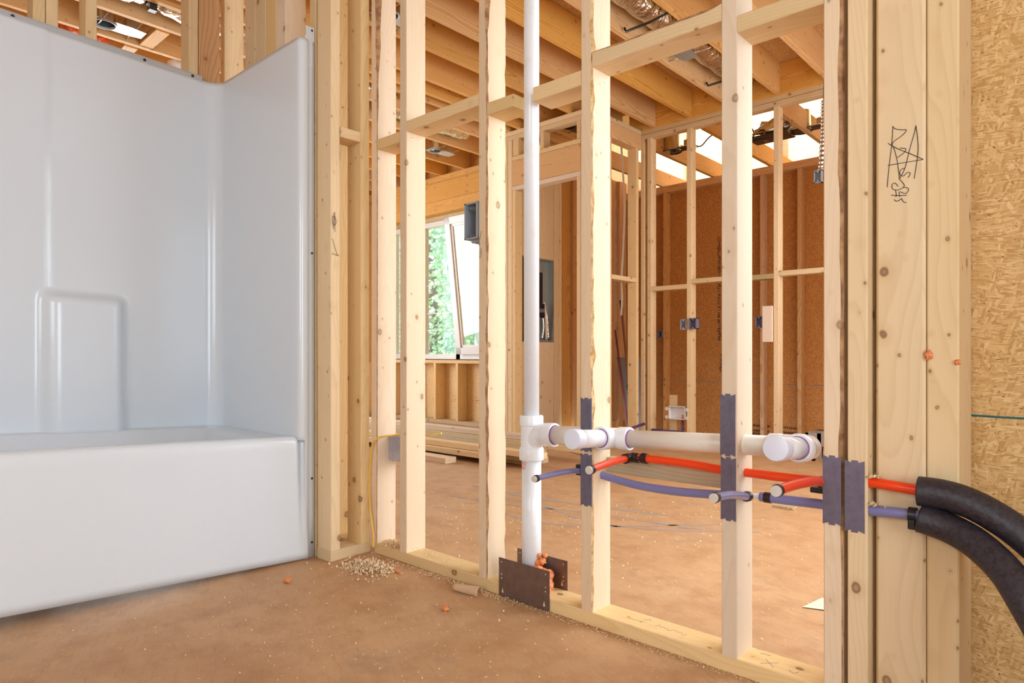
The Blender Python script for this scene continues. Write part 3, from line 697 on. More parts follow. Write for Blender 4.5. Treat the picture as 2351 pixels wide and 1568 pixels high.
tag(box('scrap_board', (-2.0, 5.035, .845), (-1.925, 5.058, 1.12), 'paper', None, .002), 'pale scrap board nailed upright to a closet stud', 'board')
jbox(-1.588, -1.536, 4.93, 1.972, 2.062, 'small grey box hanging at the end of the spiral metal conduit', 'greybox', .04, .005)
jbox(-3.80, -3.7405, 6.58, .93, 1.02, 'dark box on a far reddish stud', 'greybox_dark')
# laundry outlet box
t = empty('outlet_box', (-2.735, 5.09, .20), 'white wall box with brass valve and flared ears, low in the closet wall', 'outlet box')
V, Fc = boxes_geo([((-2.815, 5.12, .20), (-2.66, 5.126, .31)), ((-2.815, 5.06, .20), (-2.811, 5.126, .31)), ((-2.664, 5.06, .20), (-2.66, 5.126, .31)), ((-2.815, 5.06, .20), (-2.66, 5.126, .204)), ((-2.815, 5.06, .306), (-2.66, 5.126, .31))])
mesh('shell', V, Fc, M['whiteplastic'], t)
for sx in (-2.833, -2.642):
    for z in (.215, .285): lathe('ear', (sx, 5.062, z), (0, -1, 0), [(0, .014), (.004, .014), (.004, .005), (0, .005)], 'whiteplastic', t, 14)
tube('valve', [(-2.705, 5.10, .19), (-2.705, 5.10, .235)], .008, 'orangefoam', t, 10)
tag(tube('supply_tube', [(-2.705, 5.10, .19), (-2.705, 5.10, .10), (-2.72, 5.10, .09), (-2.97, 5.05, .095)], .012, 'purplepipe', None, 10), 'purple supply tube below the white wall box', 'pipe')
tag(tube('supply_tube', [(-3.10, 4.9, .105), (-3.055, 5.065, .14)], .012, 'purplepipe', None, 10), 'short purple tube end beside the jog wall foot', 'pipe')
tag(box('scrap_board', (-2.845, 5.13, .06), (-2.775, 5.148, .40), 'pine', None), 'short upright scrap behind the white wall box', 'board')

# flexible metal conduit
t = empty('conduit', (-1.53, 4.97, 2.06), 'shiny spiral metal conduit dropping to the small grey box', 'conduit')
pts = catmull([(-1.530, 4.97, 2.56), (-1.534, 4.97, 2.42), (-1.540, 4.97, 2.25), (-1.550, 4.96, 2.062)], 30)
tube('spiral_sleeve', pts, [.019 + .003 * math.sin(i * 1.3) for i in range(len(pts))], 'steel', t, 14)
tube('wire', [(-1.530, 4.97, 2.5), (-1.527, 4.97, 2.62), (-1.525, 4.97, 2.71)], .010, 'darkmetal', t, 8)

# ================================================================== GARDEN WINDOW WALL (y = 4.80)
GWY = 4.80
WX0, WX1 = -6.4, -4.30
board('top_plate', (-7.0, GWY + .02, CZ - .078), (-4.262, GWY + .137, CZ), 'x', 'joist', 'doubled top plate above the garden window', 'top plate')
board('header', (-6.5, GWY, 2.44), (-4.30, GWY + .1, CZ - .08), 'x', 'joist', 'upper window header beam with knots', 'header beam')
board('header', (-6.5, GWY, 2.305), (-4.30, GWY + .1, 2.438), 'x', 'joist', 'lower window header beam directly over the garden window', 'header beam')
board('window_sill', (-6.5, GWY, .655), (-4.30, GWY + .137, .69), 'x', 'pine', 'rough pine sill under the garden window', 'sill')
board('bottom_plate', (-7.0, GWY, 0), (-4.262, GWY + .137, .038), 'x', 'pine_grey', 'dusty bottom plate below the garden window', 'bottom plate')
for i, x in enumerate((-6.75, -6.3, -5.92, -5.53, -5.17, -4.81, -4.45)):
    board('stud', (x - .038, GWY, .04), (x, GWY + .137, .655), 'z', 'pine', 'cripple stud under the garden window, %s from the left' % ordn(i), 'stud', 'cripple studs under the garden window')
for x, lb in ((-6.502, 'tall stud left of the garden window'), (-4.262, 'tall stud right of the garden window')):
    board('stud', (x - .038, GWY, .04), (x, GWY + .137, CZ - .08), 'z', 'pine', lb, 'stud')
o = sheet('wall_window', (-7.0, GWY + .14, -.05), (-4.262, GWY + .152, CZ + .25), 'y', 'osb_pale', [(WX0, .70, WX1, 2.25)]); structure(o, 'pale strand board below the garden window')
sl = []
for x0 in (-5.75, -5.42, -5.05):
    for zz in (.29, .26, .235):
        x = x0
        while x < x0 + .22: sl.append([(x, zz), (x + rr.uniform(.006, .018), zz + rr.uniform(-.006, .008))]); x += rr.uniform(.012, .03)
marks('stamped_print', sl, ('y', GWY + .139), o, 'brownpole', .0022)
o = sheet('wall_nook', (-4.258, 4.385, 0), (-4.245, 6.5, CZ), 'x', 'osb_pale'); structure(o)
t = bpy.data.objects.new('window_1', None); S.collection.objects.link(t); t.location = (-5.35, 4.9, .69); structure(t, 'white garden window with one leaf tilted inward')
fx0, fx1, fz0, fz1, fy = WX0, WX1, .70, 2.235, 4.87
V, Fc = boxes_geo([((fx0, fy, fz0), (fx1, fy + .07, fz0 + .055)), ((fx0, fy, fz1 - .05), (fx1, fy + .07, fz1)), ((fx0, fy, fz0), (fx0 + .05, fy + .07, fz1)), ((fx1 - .05, fy, fz0), (fx1, fy + .07, fz1)), ((-5.275, fy, fz0), (-5.215, fy + .07, fz1)), ((-5.86, fy, fz0), (-5.81, fy + .07, fz1))])
mesh('frame', V, Fc, M['window_frame'], t)
mesh('glazing_bar', *boxes_geo([((-5.81, fy + .03, z), (-5.275, fy + .042, z + .009)) for z in (1.02, 1.21, 1.53)]), M['window_frame'], t)
mesh('pane', *boxes_geo([((-5.81, fy + .034, fz0 + .05), (-5.275, fy + .038, fz1 - .05))]), M['glass'], t)
mesh('pane', *boxes_geo([((-6.35, fy + .034, fz0 + .05), (-5.86, fy + .038, fz1 - .05))]), M['glass'], t)
# tilted leaf: bottom hinged, top leaning into the room
sash = bpy.data.objects.new('sash', None); S.collection.objects.link(sash); sash.parent = t; sash.location = Vector((-5.21, 4.87, .76)) - t.location; sash.rotation_euler = (math.radians(7), 0, 0)
sw, sh = .86, 1.44
def local_mesh(name, lst, mat, parent):
    V, Fc = boxes_geo(lst); me = bpy.data.meshes.new(name); me.from_pydata(V, [], Fc); me.materials.append(M[mat]); o = bpy.data.objects.new(name, me); S.collection.objects.link(o); o.parent = parent; return o
local_mesh('sash_frame', [((0, -.06, 0), (sw, 0, .07)), ((0, -.06, sh - .07), (sw, 0, sh)), ((0, -.06, 0), (.075, 0, sh)), ((sw - .075, -.06, 0), (sw, 0, sh)), ], 'window_frame', sash)
local_mesh('sash_bead', [((.075, -.045, .07), (.10, -.02, sh - .07)), ((.075, -.045, .07), (sw - .075, -.02, .095)), ((.075, -.045, sh - .095), (sw - .075, -.02, sh - .07))], 'whiteplastic', sash)
local_mesh('sash_pane', [((.10, -.033, .09), (sw - .1, -.03, sh - .09))], 'glass', sash)

# outside: grass, trees, neighbour's wall
o = sheet('ground_outside', (-60, 4.96, -.6), (-4.0, 60, -.55), 'z', 'grass'); structure(o)
def tree(x, y, h, r, seed, label, dens=2600, trunk=.16):
    t = empty('tree', (x, y, -.55), label, 'tree', 'trees outside the garden window')
    R = random.Random(seed)
    pts = [(x + R.uniform(-.1, .1) * i, y, -.55 + h * i / 5) for i in range(6)]
    tube('trunk', pts, [trunk * (1 - .12 * i) for i in range(6)], 'trunk', t, 10)
    V, Fc = [], []
    for i in range(int(dens * 1.5)):
        a = R.uniform(0, 6.283); q = R.uniform(0, 1) ** .5 * r; z = R.uniform(-.2, h)
        q *= .4 + .6 * math.sin(math.pi * min(1, max(.05, (z + .4) / (h + 1))))
        c = Vector((x + q * math.cos(a), y + q * math.sin(a), z)); s = R.uniform(.025, .06) * (1 + r * .12)
        u = Vector((R.uniform(-1, 1), R.uniform(-1, 1), R.uniform(-1, 1))).normalized() * s; w = u.orthogonal().normalized() * s * .8
        b = len(V); V += [c - u, c - w, c + u, c + w]; Fc.append((b, b + 1, b + 2, b + 3))
    mesh('crown', V, Fc, M['leaf'], t)
tree(-11.4, 9.7, 7.0, 1.3, 1, 'slender tall tree left in the garden window', 6500)
tree(-14.9, 13.0, 8.0, 1.9, 2, 'leafy tree behind the slender tall tree', 9000)
tree(-17.6, 16.5, 9.5, 2.3, 3, 'young tree partly behind the tilted window leaf', 10000, .12)
tree(-14.3, 9.4, 8.0, 1.6, 4, 'broad tree farthest left outside', 5000)
tree(-28.5, 24.0, 14.0, 3.6, 6, 'large tree at the back of the garden', 12000)
tree(-22.0, 21.8, 12.0, 2.5, 8, 'bushy tree above the neighbouring wall', 10000)
o = box('neighbour_house', (-12.5, 12.2, -.55), (-6.5, 15, 2.75), 'siding'); tag(o, 'white neighbouring wall glimpsed through the tilted leaf', 'building')

# ================================================================== BATHTUB AND SURROUND
TUBP = Vector((-2.167, 1.305, 0))
tub = empty('bathtub_surround', TUBP, 'white fibreglass bathtub and shower surround in the alcove', 'bathtub')
def sh_(p):   # the unit is not set quite level: it rises and turns slightly away from the corner
    x, y, z = p; a = 1.305 - y
    return (x - .045 * a * (1 if x > -2.5 else .25), y, z + .0376 * a)
def back_h(y, z):
    h = .045 * sstep(.590, .655, y) * sstep(.885 + .03 * max(0, (.6 - z)) * 3, .835, y) * sstep(.955, .925, z)
    h += .006 * sstep(.640, .628, y)
    g = math.exp(-((y - .634) / .005) ** 2) * sstep(.93, .97, z); h -= .004 * g
    return h
path = []
y = -.22
while y < 1.175: path.append(('b', y)); y += .012
for k in range(9): path.append(('c', k / 8))
for k in range(14): path.append(('e', k / 13))
for k in range(7): path.append(('f', k / 6))
path += [('g', 0), ('g', .5), ('g', 1)]
for k in range(5): path.append(('h', k / 4))
path += [('i', 0), ('i', 1)]
def pxy(p, z):
    k, v = p
    if k == 'b': return (-2.842 + back_h(v, z), v)
    if k == 'c': a = v * math.pi / 2; r = .062; return (-2.842 + r - r * math.cos(a), 1.240 - r + r * math.sin(a))
    if k == 'e': return (-2.78 + v * (2.78 - 2.195), 1.240 + .004 * v)
    if k == 'f': a = v * math.pi / 2; r = .018; return (-2.195 + r * math.sin(a), 1.244 + r - r * math.cos(a))
    if k == 'g': return (-2.177, 1.262 + .012 * v)
    if k == 'h': return (-2.177 - .010 * sstep(0, 1, v), 1.274 + .008 * v)
    return (-2.187 + .002 * v, 1.283 + .022 * v)
zs = [.432 + (1.898 - .432) * i / 90 for i in range(91)]
V, Fc = [], []
for z in zs:
    for p in path: x, y = pxy(p, z); V.append(sh_((x, y, z)))
n = len(path)
for i in range(len(zs) - 1):
    for j in range(n - 1): a = i * n + j; Fc.append((a, a + 1, a + n + 1, a + n))
# jamb and flange run down to the floor
j0 = next(i for i, p in enumerate(path) if p[0] == 'g'); sub = path[j0:]
b0 = len(V); zl = [0.0, .15, .3, .432]
for z in zl:
    for p in sub: x, y = pxy(p, z); V.append(sh_((x, y, z)))
m_ = len(sub)
for i in range(len(zl) - 1):
    for j in range(m_ - 1): a = b0 + i * m_ + j; Fc.append((a, a + 1, a + m_ + 1, a + m_))
o = mesh('surround_panel', V, Fc, M['acrylic'], tub, True)
import bmesh
def weld(o, d=2e-4):
    bm = bmesh.new(); bm.from_mesh(o.data); bmesh.ops.remove_doubles(bm, verts=bm.verts, dist=d)
    bmesh.ops.recalc_face_normals(bm, faces=bm.faces); bm.to_mesh(o.data); bm.free()
    for p in o.data.polygons: p.use_smooth = True
weld(o)
sd = o.modifiers.new('thickness', 'SOLIDIFY'); sd.thickness = .004; sd.offset = 0
# nailing flange round the top and down the edge
V, Fc = boxes_geo([])
fl = []
yy = -.22
while yy < 1.20: fl.append((-2.862, yy)); yy += .05
V, Fc = [], []
for (x, y) in fl:
    V += [sh_((-2.842, y, 1.897)), sh_((x + .006, y, 1.8985)), sh_((x, y, 1.903)), sh_((x, y, 1.926)), sh_((x - .003, y, 1.926)), sh_((x - .003, y, 1.895))]
for i in range(len(fl) - 1):
    for j in range(5): a = i * 6 + j; Fc.append((a, a + 6, a + 7, a + 1))
mesh('nailing_flange', V, Fc, M['acrylic'], tub, True)
o = mesh('nailing_flange', *boxes_geo([((-2.187, 1.272, 1.80), (-2.184, 1.3055, 1.952)), ]), M['acrylic'], tub)
V = [(-2.2, 1.268, 1.897), (-2.187, 1.268, 1.897), (-2.185, 1.3055, 1.958), (-2.185, 1.3055, 1.85), (-2.185, 1.27, 1.85), (-2.185, 1.268, 1.912)]
mesh('nailing_flange', V, [(5, 2, 3, 4)], M['acrylic'], tub)
for (yv, zv, ax) in ((.488 + .04, 1.925 - .013, 'b'), (.955, 1.912, 'b'), (1.14, 1.913, 'b')):
    x, y, z = sh_((-2.8605, yv, zv)); lathe('screw', (x, y, z), (1, 0, 0), [(0, .006), (.002, .005), (.0025, 0)], 'ink', tub, 10)
for zv in (1.94, 1.12, .29, .055): lathe('screw', (-2.1845, 1.296, zv), (1, 0, 0), [(0, .0045), (.002, .004), (.0025, 0)], 'ink', tub, 10)
# apron
prof = [(-2.262, .436), (-2.235, .4415), (-2.212, .4425), (-2.198, .4405), (-2.190, .434), (-2.186, .424), (-2.185, .40), (-2.183, .30), (-2.178, .15), (-2.1725, .03), (-2.172, .004)]
ys = [-.22 + i * .04 for i in range(35)] + [1.19 + i * .006 for i in range(15)]
V, Fc = [], []
for yv in ys:
    for (x, z) in prof:
        v = math.exp(-((yv - 1.252) / .009) ** 2) * sstep(.02, .40, z)
        e = sstep(1.238, 1.250, yv) if z > .40 else 0
        V.append(sh_((x - .022 * v, yv, z - .008 * e)))
m_ = len(prof)
for i in range(len(ys) - 1):
    for j in range(m_ - 1): a = i * m_ + j; Fc.append((a, a + m_, a + m_ + 1, a + 1))
o = mesh('apron', V, Fc, M['acrylic'], tub, True)
sd = o.modifiers.new('thickness', 'SOLIDIFY'); sd.thickness = .004; sd.offset = -1
# basin
def rrect(x0, x1, y0, y1, r, z, nq=8):
    P = []
    for cx_, cy_, a0 in ((x1 - r, y1 - r, 0), (x0 + r, y1 - r, 90), (x0 + r, y0 + r, 180), (x1 - r, y0 + r, 270)):
        for k in range(nq + 1): a = math.radians(a0 + 90 * k / nq); P.append(sh_((cx_ + r * math.cos(a), cy_ + r * math.sin(a), z)))
    return P
rings_ = [rrect(-2.86, -2.215, -.23, 1.25, .03, .442), rrect(-2.80, -2.262, -.16, 1.17, .07, .441), rrect(-2.785, -2.272, -.145, 1.14, .08, .43), rrect(-2.76, -2.29, -.11, 1.09, .09, .34), rrect(-2.73, -2.32, -.05, .99, .11, .14), rrect(-2.69, -2.36, 0, .94, .10, .10)]
V = [p for r_ in rings_ for p in r_]; m_ = len(rings_[0]); Fc = []
for i in range(len(rings_) - 1):
    for j in range(m_): a = i * m_ + j; b = i * m_ + (j + 1) % m_; Fc.append((a, b, b + m_, a + m_))
Fc.append(tuple((len(rings_) - 1) * m_ + j for j in range(m_)))
mesh('basin', V, Fc, M['acrylic'], tub, True)

# ================================================================== DRAIN, WASTE AND VENT PIPING (one glued assembly)
PY = 1.53
dv = empty('drain_pipe', (-1.318, PY, .02), 'white plastic vent stack with drain branch and two capped stubs', 'drain pipe')
SX = -1.318
tube('vent_stack', [(SX, PY, .50), (SX, PY, CZ + .2)], .0235, 'pvc', dv, 28)
tube('lower_stack', [(SX, PY, .02), (SX, PY, .44)], .0298, 'pvc', dv, 28)
prof = [(0, .0298), (0, .0365), (.003, .0375), (.034, .0375), (.038, .035), (.041, .033), (.098, .033), (.104, .0335), (.107, .0365), (.132, .0365), (.136, .034), (.136, .0235)]
lathe('tee_fitting', (SX, PY, .425), (0, 0, 1), prof, 'pvc', dv, 36)
# sweep branch
bp = catmull([(SX, PY, .455), (SX + .012, PY, .485), (SX + .035, PY, .505), (SX + .066, PY, .508)], 8)
tube('tee_branch', bp, [.028 + .004 * min(1, i / 12) for i in range(len(bp))], 'pvc', dv, 28, caps=False)
def hz(x): return .507 + (x + 1.24) * .042     # fall of the branch towards the stack
def hub(name, x0, x1, r, r_in, mat='pvc', ring=None):
    ax = Vector((x1 - x0, 0, hz(x1) - hz(x0)))
    ln = ax.length
    return lathe(name, (x0, PY, hz(x0)), ax, [(0, r_in), (0, r - .001), (.002, r), (ln - .002, r), (ln, r - .001), (ln, r_in)], mat, dv, 32)
hub('tee_socket', -1.262, -1.226, .0355, .02)
tube('primer_ring', [(-1.2262, PY, hz(-1.226)), (-1.2245, PY, hz(-1.2245))], .0295, 'primer', dv, 28)
tube('branch_pipe', [(-1.226, PY, hz(-1.226)), (-1.07, PY, hz(-1.07))], .0275, 'pvc_dusty', dv, 28)
hub('sanitary_tee', -1.085, -1.052, .0315, .02); hub('sanitary_tee_body', -1.055, -.998, .0285, .02); hub('sanitary_tee', -1.000, -.966, .0315, .02)
tube('primer_ring', [(-.9662, PY, hz(-.966)), (-.9645, PY, hz(-.9645))], .0255, 'primer', dv, 28)
tube('branch_pipe', [(-.966, PY, hz(-.966)), (-.575, PY, hz(-.575))], .0240, 'pvc_dusty', dv, 28)
hub('elbow_socket', -.590, -.560, .0300, .02)
def stub(x, z0, z1, yc, first):
    yh = PY - .03
    d = Vector((0, -1, (z1 - z0) / (PY - yc))).normalized()
    P0 = Vector((x, PY, z0))
    tube('elbow', [P0 + Vector((0 if first else .0, .012, 0)), P0 + d * .03], .0275, 'pvc', dv, 28)
    lathe('stub_socket', P0 + d * .022, d, [(0, .02), (0, .029), (.004, .0310), (.034, .0315), (.036, .0305), (.036, .020)], 'pvc', dv, 32)
    lathe('primer_ring', P0 + d * .0575, d, [(0, .0255), (.0016, .0255), (.0016, .020)], 'primer', dv, 28)
    Lc = (PY - yc)
    tube('stub_pipe', [P0 + d * .05, P0 + d * (Lc - .015)], .0240, 'pvc', dv, 28)
    lathe('end_cap', P0 + d * (Lc - .030), d, [(0, .0242), (0, .0265), (.026, .0268), (.0295, .0255), (.030, .0235), (.0303, 0)], 'pvc_cap', dv, 36)
stub(-1.024, hz(-1.024), .530, 1.345, True)
# closing elbow at the right end
bp = catmull([(-.575, PY, hz(-.575)), (-.54, PY + .002, hz(-.54)), (-.512, PY - .004, hz(-.51)), (-.508, PY - .03, hz(-.51) + .003)], 8)
tube('elbow', bp, .0285, 'pvc', dv, 28)
stub(-.508, hz(-.508), .556, 1.345, False)
mk = [[(SX - .026 + .001 * k, z + .001 * (k % 3)), (SX + .006 - .002 * k, z - .0005 * k)] for k, z in enumerate((.418, .414, .4085, .404, .4005))]
V, Fc = [], []
for ln in mk:
    P = []
    for q in range(6):
        x = ln[0][0] + (ln[1][0] - ln[0][0]) * q / 5; z = ln[0][1] + (ln[1][1] - ln[0][1]) * q / 5
        P.append((x, PY - math.sqrt(max(0, .0300 ** 2 - (x - SX) ** 2)), z))
    v, f = tube_geo(P, .0009, 5); k = len(V); V += v; Fc += [tuple(k + i for i in q) for q in f]
mesh('marker_strokes', V, Fc, M['redmark'], dv)

# ================================================================== PEX WATER PIPES
def zl_(P, x):
    for (x0, z0), (x1, z1) in zip(P, P[1:]):
        if x0 <= x <= x1: return z0 + (z1 - z0) * (x - x0) / (x1 - x0)
t = empty('water_pipe', (-.66, PY, .42), 'red plastic water pipe run with two capped branches', 'water pipe')
tube('pipe_run', [(-.955, PY - .01, .470), (-.922, PY - .006, .4715), (-.80, PY, .4705), (-.709, PY, .466), (-.66, PY, .466), (-.56, PY, .4655), (-.475, PY, .467)], .0105, 'pex_red', t, 18, curve=6)
tube('pipe_run', [(-.475, PY, .467), (-.43, 1.517, .473), (-.373, 1.497, .483), (-.33, 1.490, .483), (-.29, 1.488, .481), (-.26, 1.485, .480)], .0105, 'pex_red', t, 18, curve=6)
tube('branch', [(-.962, PY - .02, .468), (-.957, 1.475, .470), (-.950, 1.40, .470), (-.942, 1.315, .466)], .0095, 'pex_red', t, 18, curve=6)
tube('branch', [(-.470, PY - .005, .467), (-.466, 1.49, .474), (-.466, 1.42, .483), (-.470, 1.34, .487), (-.474, 1.265, .487)], .0100, 'pex_red', t, 18, curve=6)
for pt, d, r in (((-.942, 1.32, .466), (0, -1, -.05), .0100), ((-.474, 1.272, .487), (0, -1, 0), .0105)):
    lathe('crimp_ring', pt, d, [(0, r), (0, r + .0016), (.009, r + .0016), (.009, r)], 'crimp', t, 20)
    p2 = Vector(pt) + Vector(d).normalized() * .009; lathe('end_plug', p2, d, [(0, r), (.002, r + .0005), (.006, r), (.0065, 0)], 'capdisc', t, 20)
lathe('crimp_ring', (-.9595, 1.503, .4695), (0, -1, 0), [(-.012, .010), (-.012, .0135), (.010, .0135), (.010, .010)], 'crimp', t, 20)
lathe('crimp_ring', (-.945, PY - .008, .4705), (1, 0, 0), [(-.010, .010), (-.010, .0135), (.010, .0135), (.010, .010)], 'crimp', t, 20)
lathe('crimp_ring', (-.918, PY - .006, .4715), (1, 0, 0), [(-.008, .010), (-.008, .014), (.008, .014), (.008, .010)], 'crimp', t, 20)
tube('tee_joint', [(-.962, PY - .012, .469), (-.925, PY - .012, .471)], .007, 'clip', t, 12)
lathe('crimp_ring', (-.469, 1.505, .470), (0, -1, .1), [(-.012, .011), (-.012, .0125), (.004, .0125), (.004, .011)], 'clip', t, 20)

t = empty('water_pipe', (-.66, PY, .38), 'blue plastic water pipe run with two capped branches', 'water pipe')
tube('pipe_run', [(-1.075, PY, .413), (-1.055, PY, .409), (-1.00, PY, .401), (-.922, PY, .395), (-.82, PY, .396), (-.709, PY, .404), (-.652, PY, .411), (-.64, PY, .412)], .0108, 'pex_blue', t, 18, curve=6)
tube('pipe_run', [(-.612, PY, .4135), (-.56, PY, .4145), (-.475, PY - .002, .417), (-.43, 1.515, .420), (-.373, 1.497, .4255), (-.33, 1.491, .429), (-.29, 1.489, .431), (-.265, 1.485, .430)], .0108, 'pex_blue', t, 18, curve=6)
tube('tee_joint', [(-.645, PY, .412), (-.610, PY, .4135)], .0065, 'whiteplastic', t, 12)
tube('branch', [(-.632, PY - .022, .413), (-.627, 1.46, .425), (-.622, 1.38, .440), (-.620, 1.312, .4455)], .0092, 'pex_blue', t, 18, curve=6)
tube('branch', [(-1.106, PY - .02, .417), (-1.110, 1.46, .4235), (-1.118, 1.39, .4235), (-1.126, 1.325, .4195)], .0075, 'pex_blue', t, 18, curve=6)
for pt, d, r in (((-.620, 1.316, .4455), (0, -1, 0), .0096), ((-1.126, 1.330, .4195), (0, -1, -.05), .0080)):
    lathe('crimp_ring', pt, d, [(0, r), (0, r + .0015), (.009, r + .0015), (.009, r)], 'crimp', t, 20)
    p2 = Vector(pt) + Vector(d).normalized() * .009; lathe('end_plug', p2, d, [(0, r), (.002, r + .0005), (.006, r), (.0065, 0)], 'capdisc', t, 20)
lathe('crimp_ring', (-.631, 1.497, .4165), (0, -1, .1), [(-.010, .0095), (-.010, .0118), (.004, .0118), (.004, .0095)], 'crimp', t, 20)
lathe('crimp_ring', (-.594, PY, .4140), (1, 0, 0), [(-.008, .0108), (-.008, .0124), (.008, .0124), (.008, .0108)], 'crimp', t, 20)
box('pipe_clip', (-1.128, PY - .03, .405), (-1.10, PY - .004, .435), 'clip', t, .002)
lathe('pipe_clip', (-.2935, 1.489, .431), (1, 0, 0), [(-.007, .0108), (-.007, .0145), (.007, .0145), (.007, .0108)], 'clip', t, 20)
box('pipe_clip', (-.300, 1.475, .404), (-.287, 1.497, .423), 'clip', t, .002)
tag(box('pipe_clip', (-.50, PY - .004, .440), (-.462, PY + .02, .452), 'clip', None, .002), 'small black clip under the second red branch', 'clip')

# real holes drilled through the studs for the pipes
def drill(stud, y, z, r):
    x = stud.matrix_world.translation.x
    V, Fc = tube_geo([(x - .06, y, z), (x + .06, y, z)], r, 24)
    c = mesh('drill', V, Fc, M['pine']); bpy.context.view_layer.update()
    m = stud.modifiers.new('hole', 'BOOLEAN'); m.operation = 'DIFFERENCE'; m.object = c; m.solver = 'EXACT'
    dg = bpy.context.evaluated_depsgraph_get(); me = bpy.data.meshes.new_from_object(stud.evaluated_get(dg))
    stud.modifiers.clear(); stud.data = me; bpy.data.objects.remove(c, do_unlink=True)
drill(st['s5'], 1.530, .528, .038); drill(st['s6'], 1.530, .534, .0295); drill(st['s6'], 1.530, .468, .0125); drill(st['s6'], 1.530, .408, .0125)
drill(st['s5'], 1.530, .412, .0125)
for k_ in ('s7', 's8'):
    yy = 1.513 if k_ == 's7' else 1.500
    drill(st[k_], yy, .474 if k_ == 's7' else .481, .013); drill(st[k_], yy, .4205 if k_ == 's7' else .4245, .013)
# insulation sleeves
t = empty('pipe_insulation', (-.22, 1.45, .45), 'upper black foam sleeve curving off the red pipe', 'pipe insulation')
cp = [(-.283, 1.484, .480), (-.246, 1.484, .479), (-.209, 1.482, .472), (-.166, 1.478, .454), (-.119, 1.47, .424), (-.065, 1.455, .375), (0, 1.43, .29), (.05, 1.41, .18), (.07, 1.40, .02)]
P = catmull(cp, 10)
V, Fc = tube_geo(P, [.0285 for i in range(len(P))], 32, False)
o = mesh('foam_sleeve', V, Fc, M['foamtube'], t, True); sd = o.modifiers.new('thickness', 'SOLIDIFY'); sd.thickness = .013; sd.offset = 1 
t = empty('pipe_insulation', (-.22, 1.45, .38), 'lower black foam sleeve curving off the blue pipe', 'pipe insulation')
cp = [(-.280, 1.484, .428), (-.231, 1.480, .417), (-.185, 1.460, .399), (-.141, 1.430, .368), (-.110, 1.40, .330), (-.075, 1.37, .275), (-.03, 1.33, .20), (.0, 1.30, .10), (.01, 1.29, .01)]
P = catmull(cp, 10)
V, Fc = tube_geo(P, [.0285 for i in range(len(P))], 32, False)
o = mesh('foam_sleeve', V, Fc, M['foamtube'], t, True); sd = o.modifiers.new('thickness', 'SOLIDIFY'); sd.thickness = .013; sd.offset = 1

# ================================================================== NAIL PLATES
def nail_plate(x0, x1, z0, z1, label, y=Y0):
    w = x1 - x0; d = .0045; tw = w * .16; c = (x0 + x1) / 2
    top = [(x0, z1), (x0 + w * .32, z1 - d * 1.2), (c - tw, z1 - d * .4), (c - tw, z1), (c + tw, z1), (c + tw, z1 - d * .4), (x1 - w * .30, z1 - d), (x1, z1 - .0005)]
    bot = [(x1, z0), (x1 - w * .3, z0 + d), (c + tw, z0 + d * .5), (c + tw, z0 - .0005), (c - tw, z0 - .0005), (c - tw, z0 + d * .6), (x0 + w * .3, z0 + d), (x0, z0)]
    poly = top + bot; n = len(poly)
    V = [(x, y - .0018, z) for x, z in poly] + [(x, y + .0004, z) for x, z in poly]
    Fc = [tuple(range(n))] + [tuple(range(2 * n - 1, n - 1, -1))] + [(i, i + n, (i + 1) % n + n, (i + 1) % n) for i in range(n)]
    Fc = [Fc[0][::1]] + Fc[1:]
    t = mesh('nail_plate', V, Fc, M['nailplate'])
    tag(t, label, 'nail plate', 'grey steel nail plates guarding the pipes')
nail_plate(-1.0965, -1.0590, .478, .627, 'upper grey nail plate on the splintered stud, beside the first drain stub')
nail_plate(-1.0965, -1.0590, .328, .4725, 'lower grey nail plate on the splintered stud, below the drain pipe')
nail_plate(-.6885, -.6515, .508, .654, 'upper grey nail plate on the smooth stud, over the drain pipe')
nail_plate(-.6870, -.6500, .357, .5055, 'lower grey nail plate on the smooth stud, over the red pipe')
nail_plate(-.4590, -.4225, .387, .533, 'grey nail plate on the left stud of the pair')
nail_plate(-.4155, -.3780, .379, .5275, 'grey nail plate on the right stud of the pair')
# brown steel plates at the pipe foot
def big_plate(x0, x1, z0, z1, y, label):
    t = mesh('steel_plate', *boxes_geo([((x0, y, z0), (x1, y + .0015, z1))]), M['brownplate']); tag(t, label, 'steel plate')
    hs = []
    for hx in (x0 + .012, x1 - .015):
        for hz_ in (z1 - .012, z1 - .050, z1 - .062): hs.append((hx, hz_))
    for (hx, hz_) in hs: lathe('nail_hole', (hx, y - .0003, hz_), (0, 1, 0), [(0, .0022), (.0002, 0)], 'paper', t, 10)
    for hx in (x0 + .016, x1 - .020):
        mesh('punched_tooth', [(hx - .004, y - .0004, z0 + .014), (hx + .004, y - .0004, z0 + .014), (hx, y - .0004, z0 + .030)], [(0, 1, 2)], M['shaving'], t)
    return t
big_plate(-1.409, -1.207, -.001, .119, 1.4805, 'large brown steel plate in front of the white stack foot')
big_plate(-1.415, -1.213, .034, .126, 1.5725, 'large brown steel plate behind the white stack foot')
t = joined_blobs('foam_lump', [((-1.272, 1.54, .075), .024), ((-1.262, 1.53, .052), .022), ((-1.285, 1.52, .10), .014), ((-1.277, 1.532, .122), .011), ((-1.287, 1.528, .138), .008), ((-1.268, 1.535, .140), .007), ((-1.29, 1.525, .118), .010), ((-1.255, 1.515, .04), .020), ((-1.262, 1.508, .058), .014), ((-1.275, 1.52, .02), .022), ((-1.262, 1.53, .012), .018)], 'orangefoam')
tag(t, 'glossy orange foam lump at the foot of the white stack', 'foam')

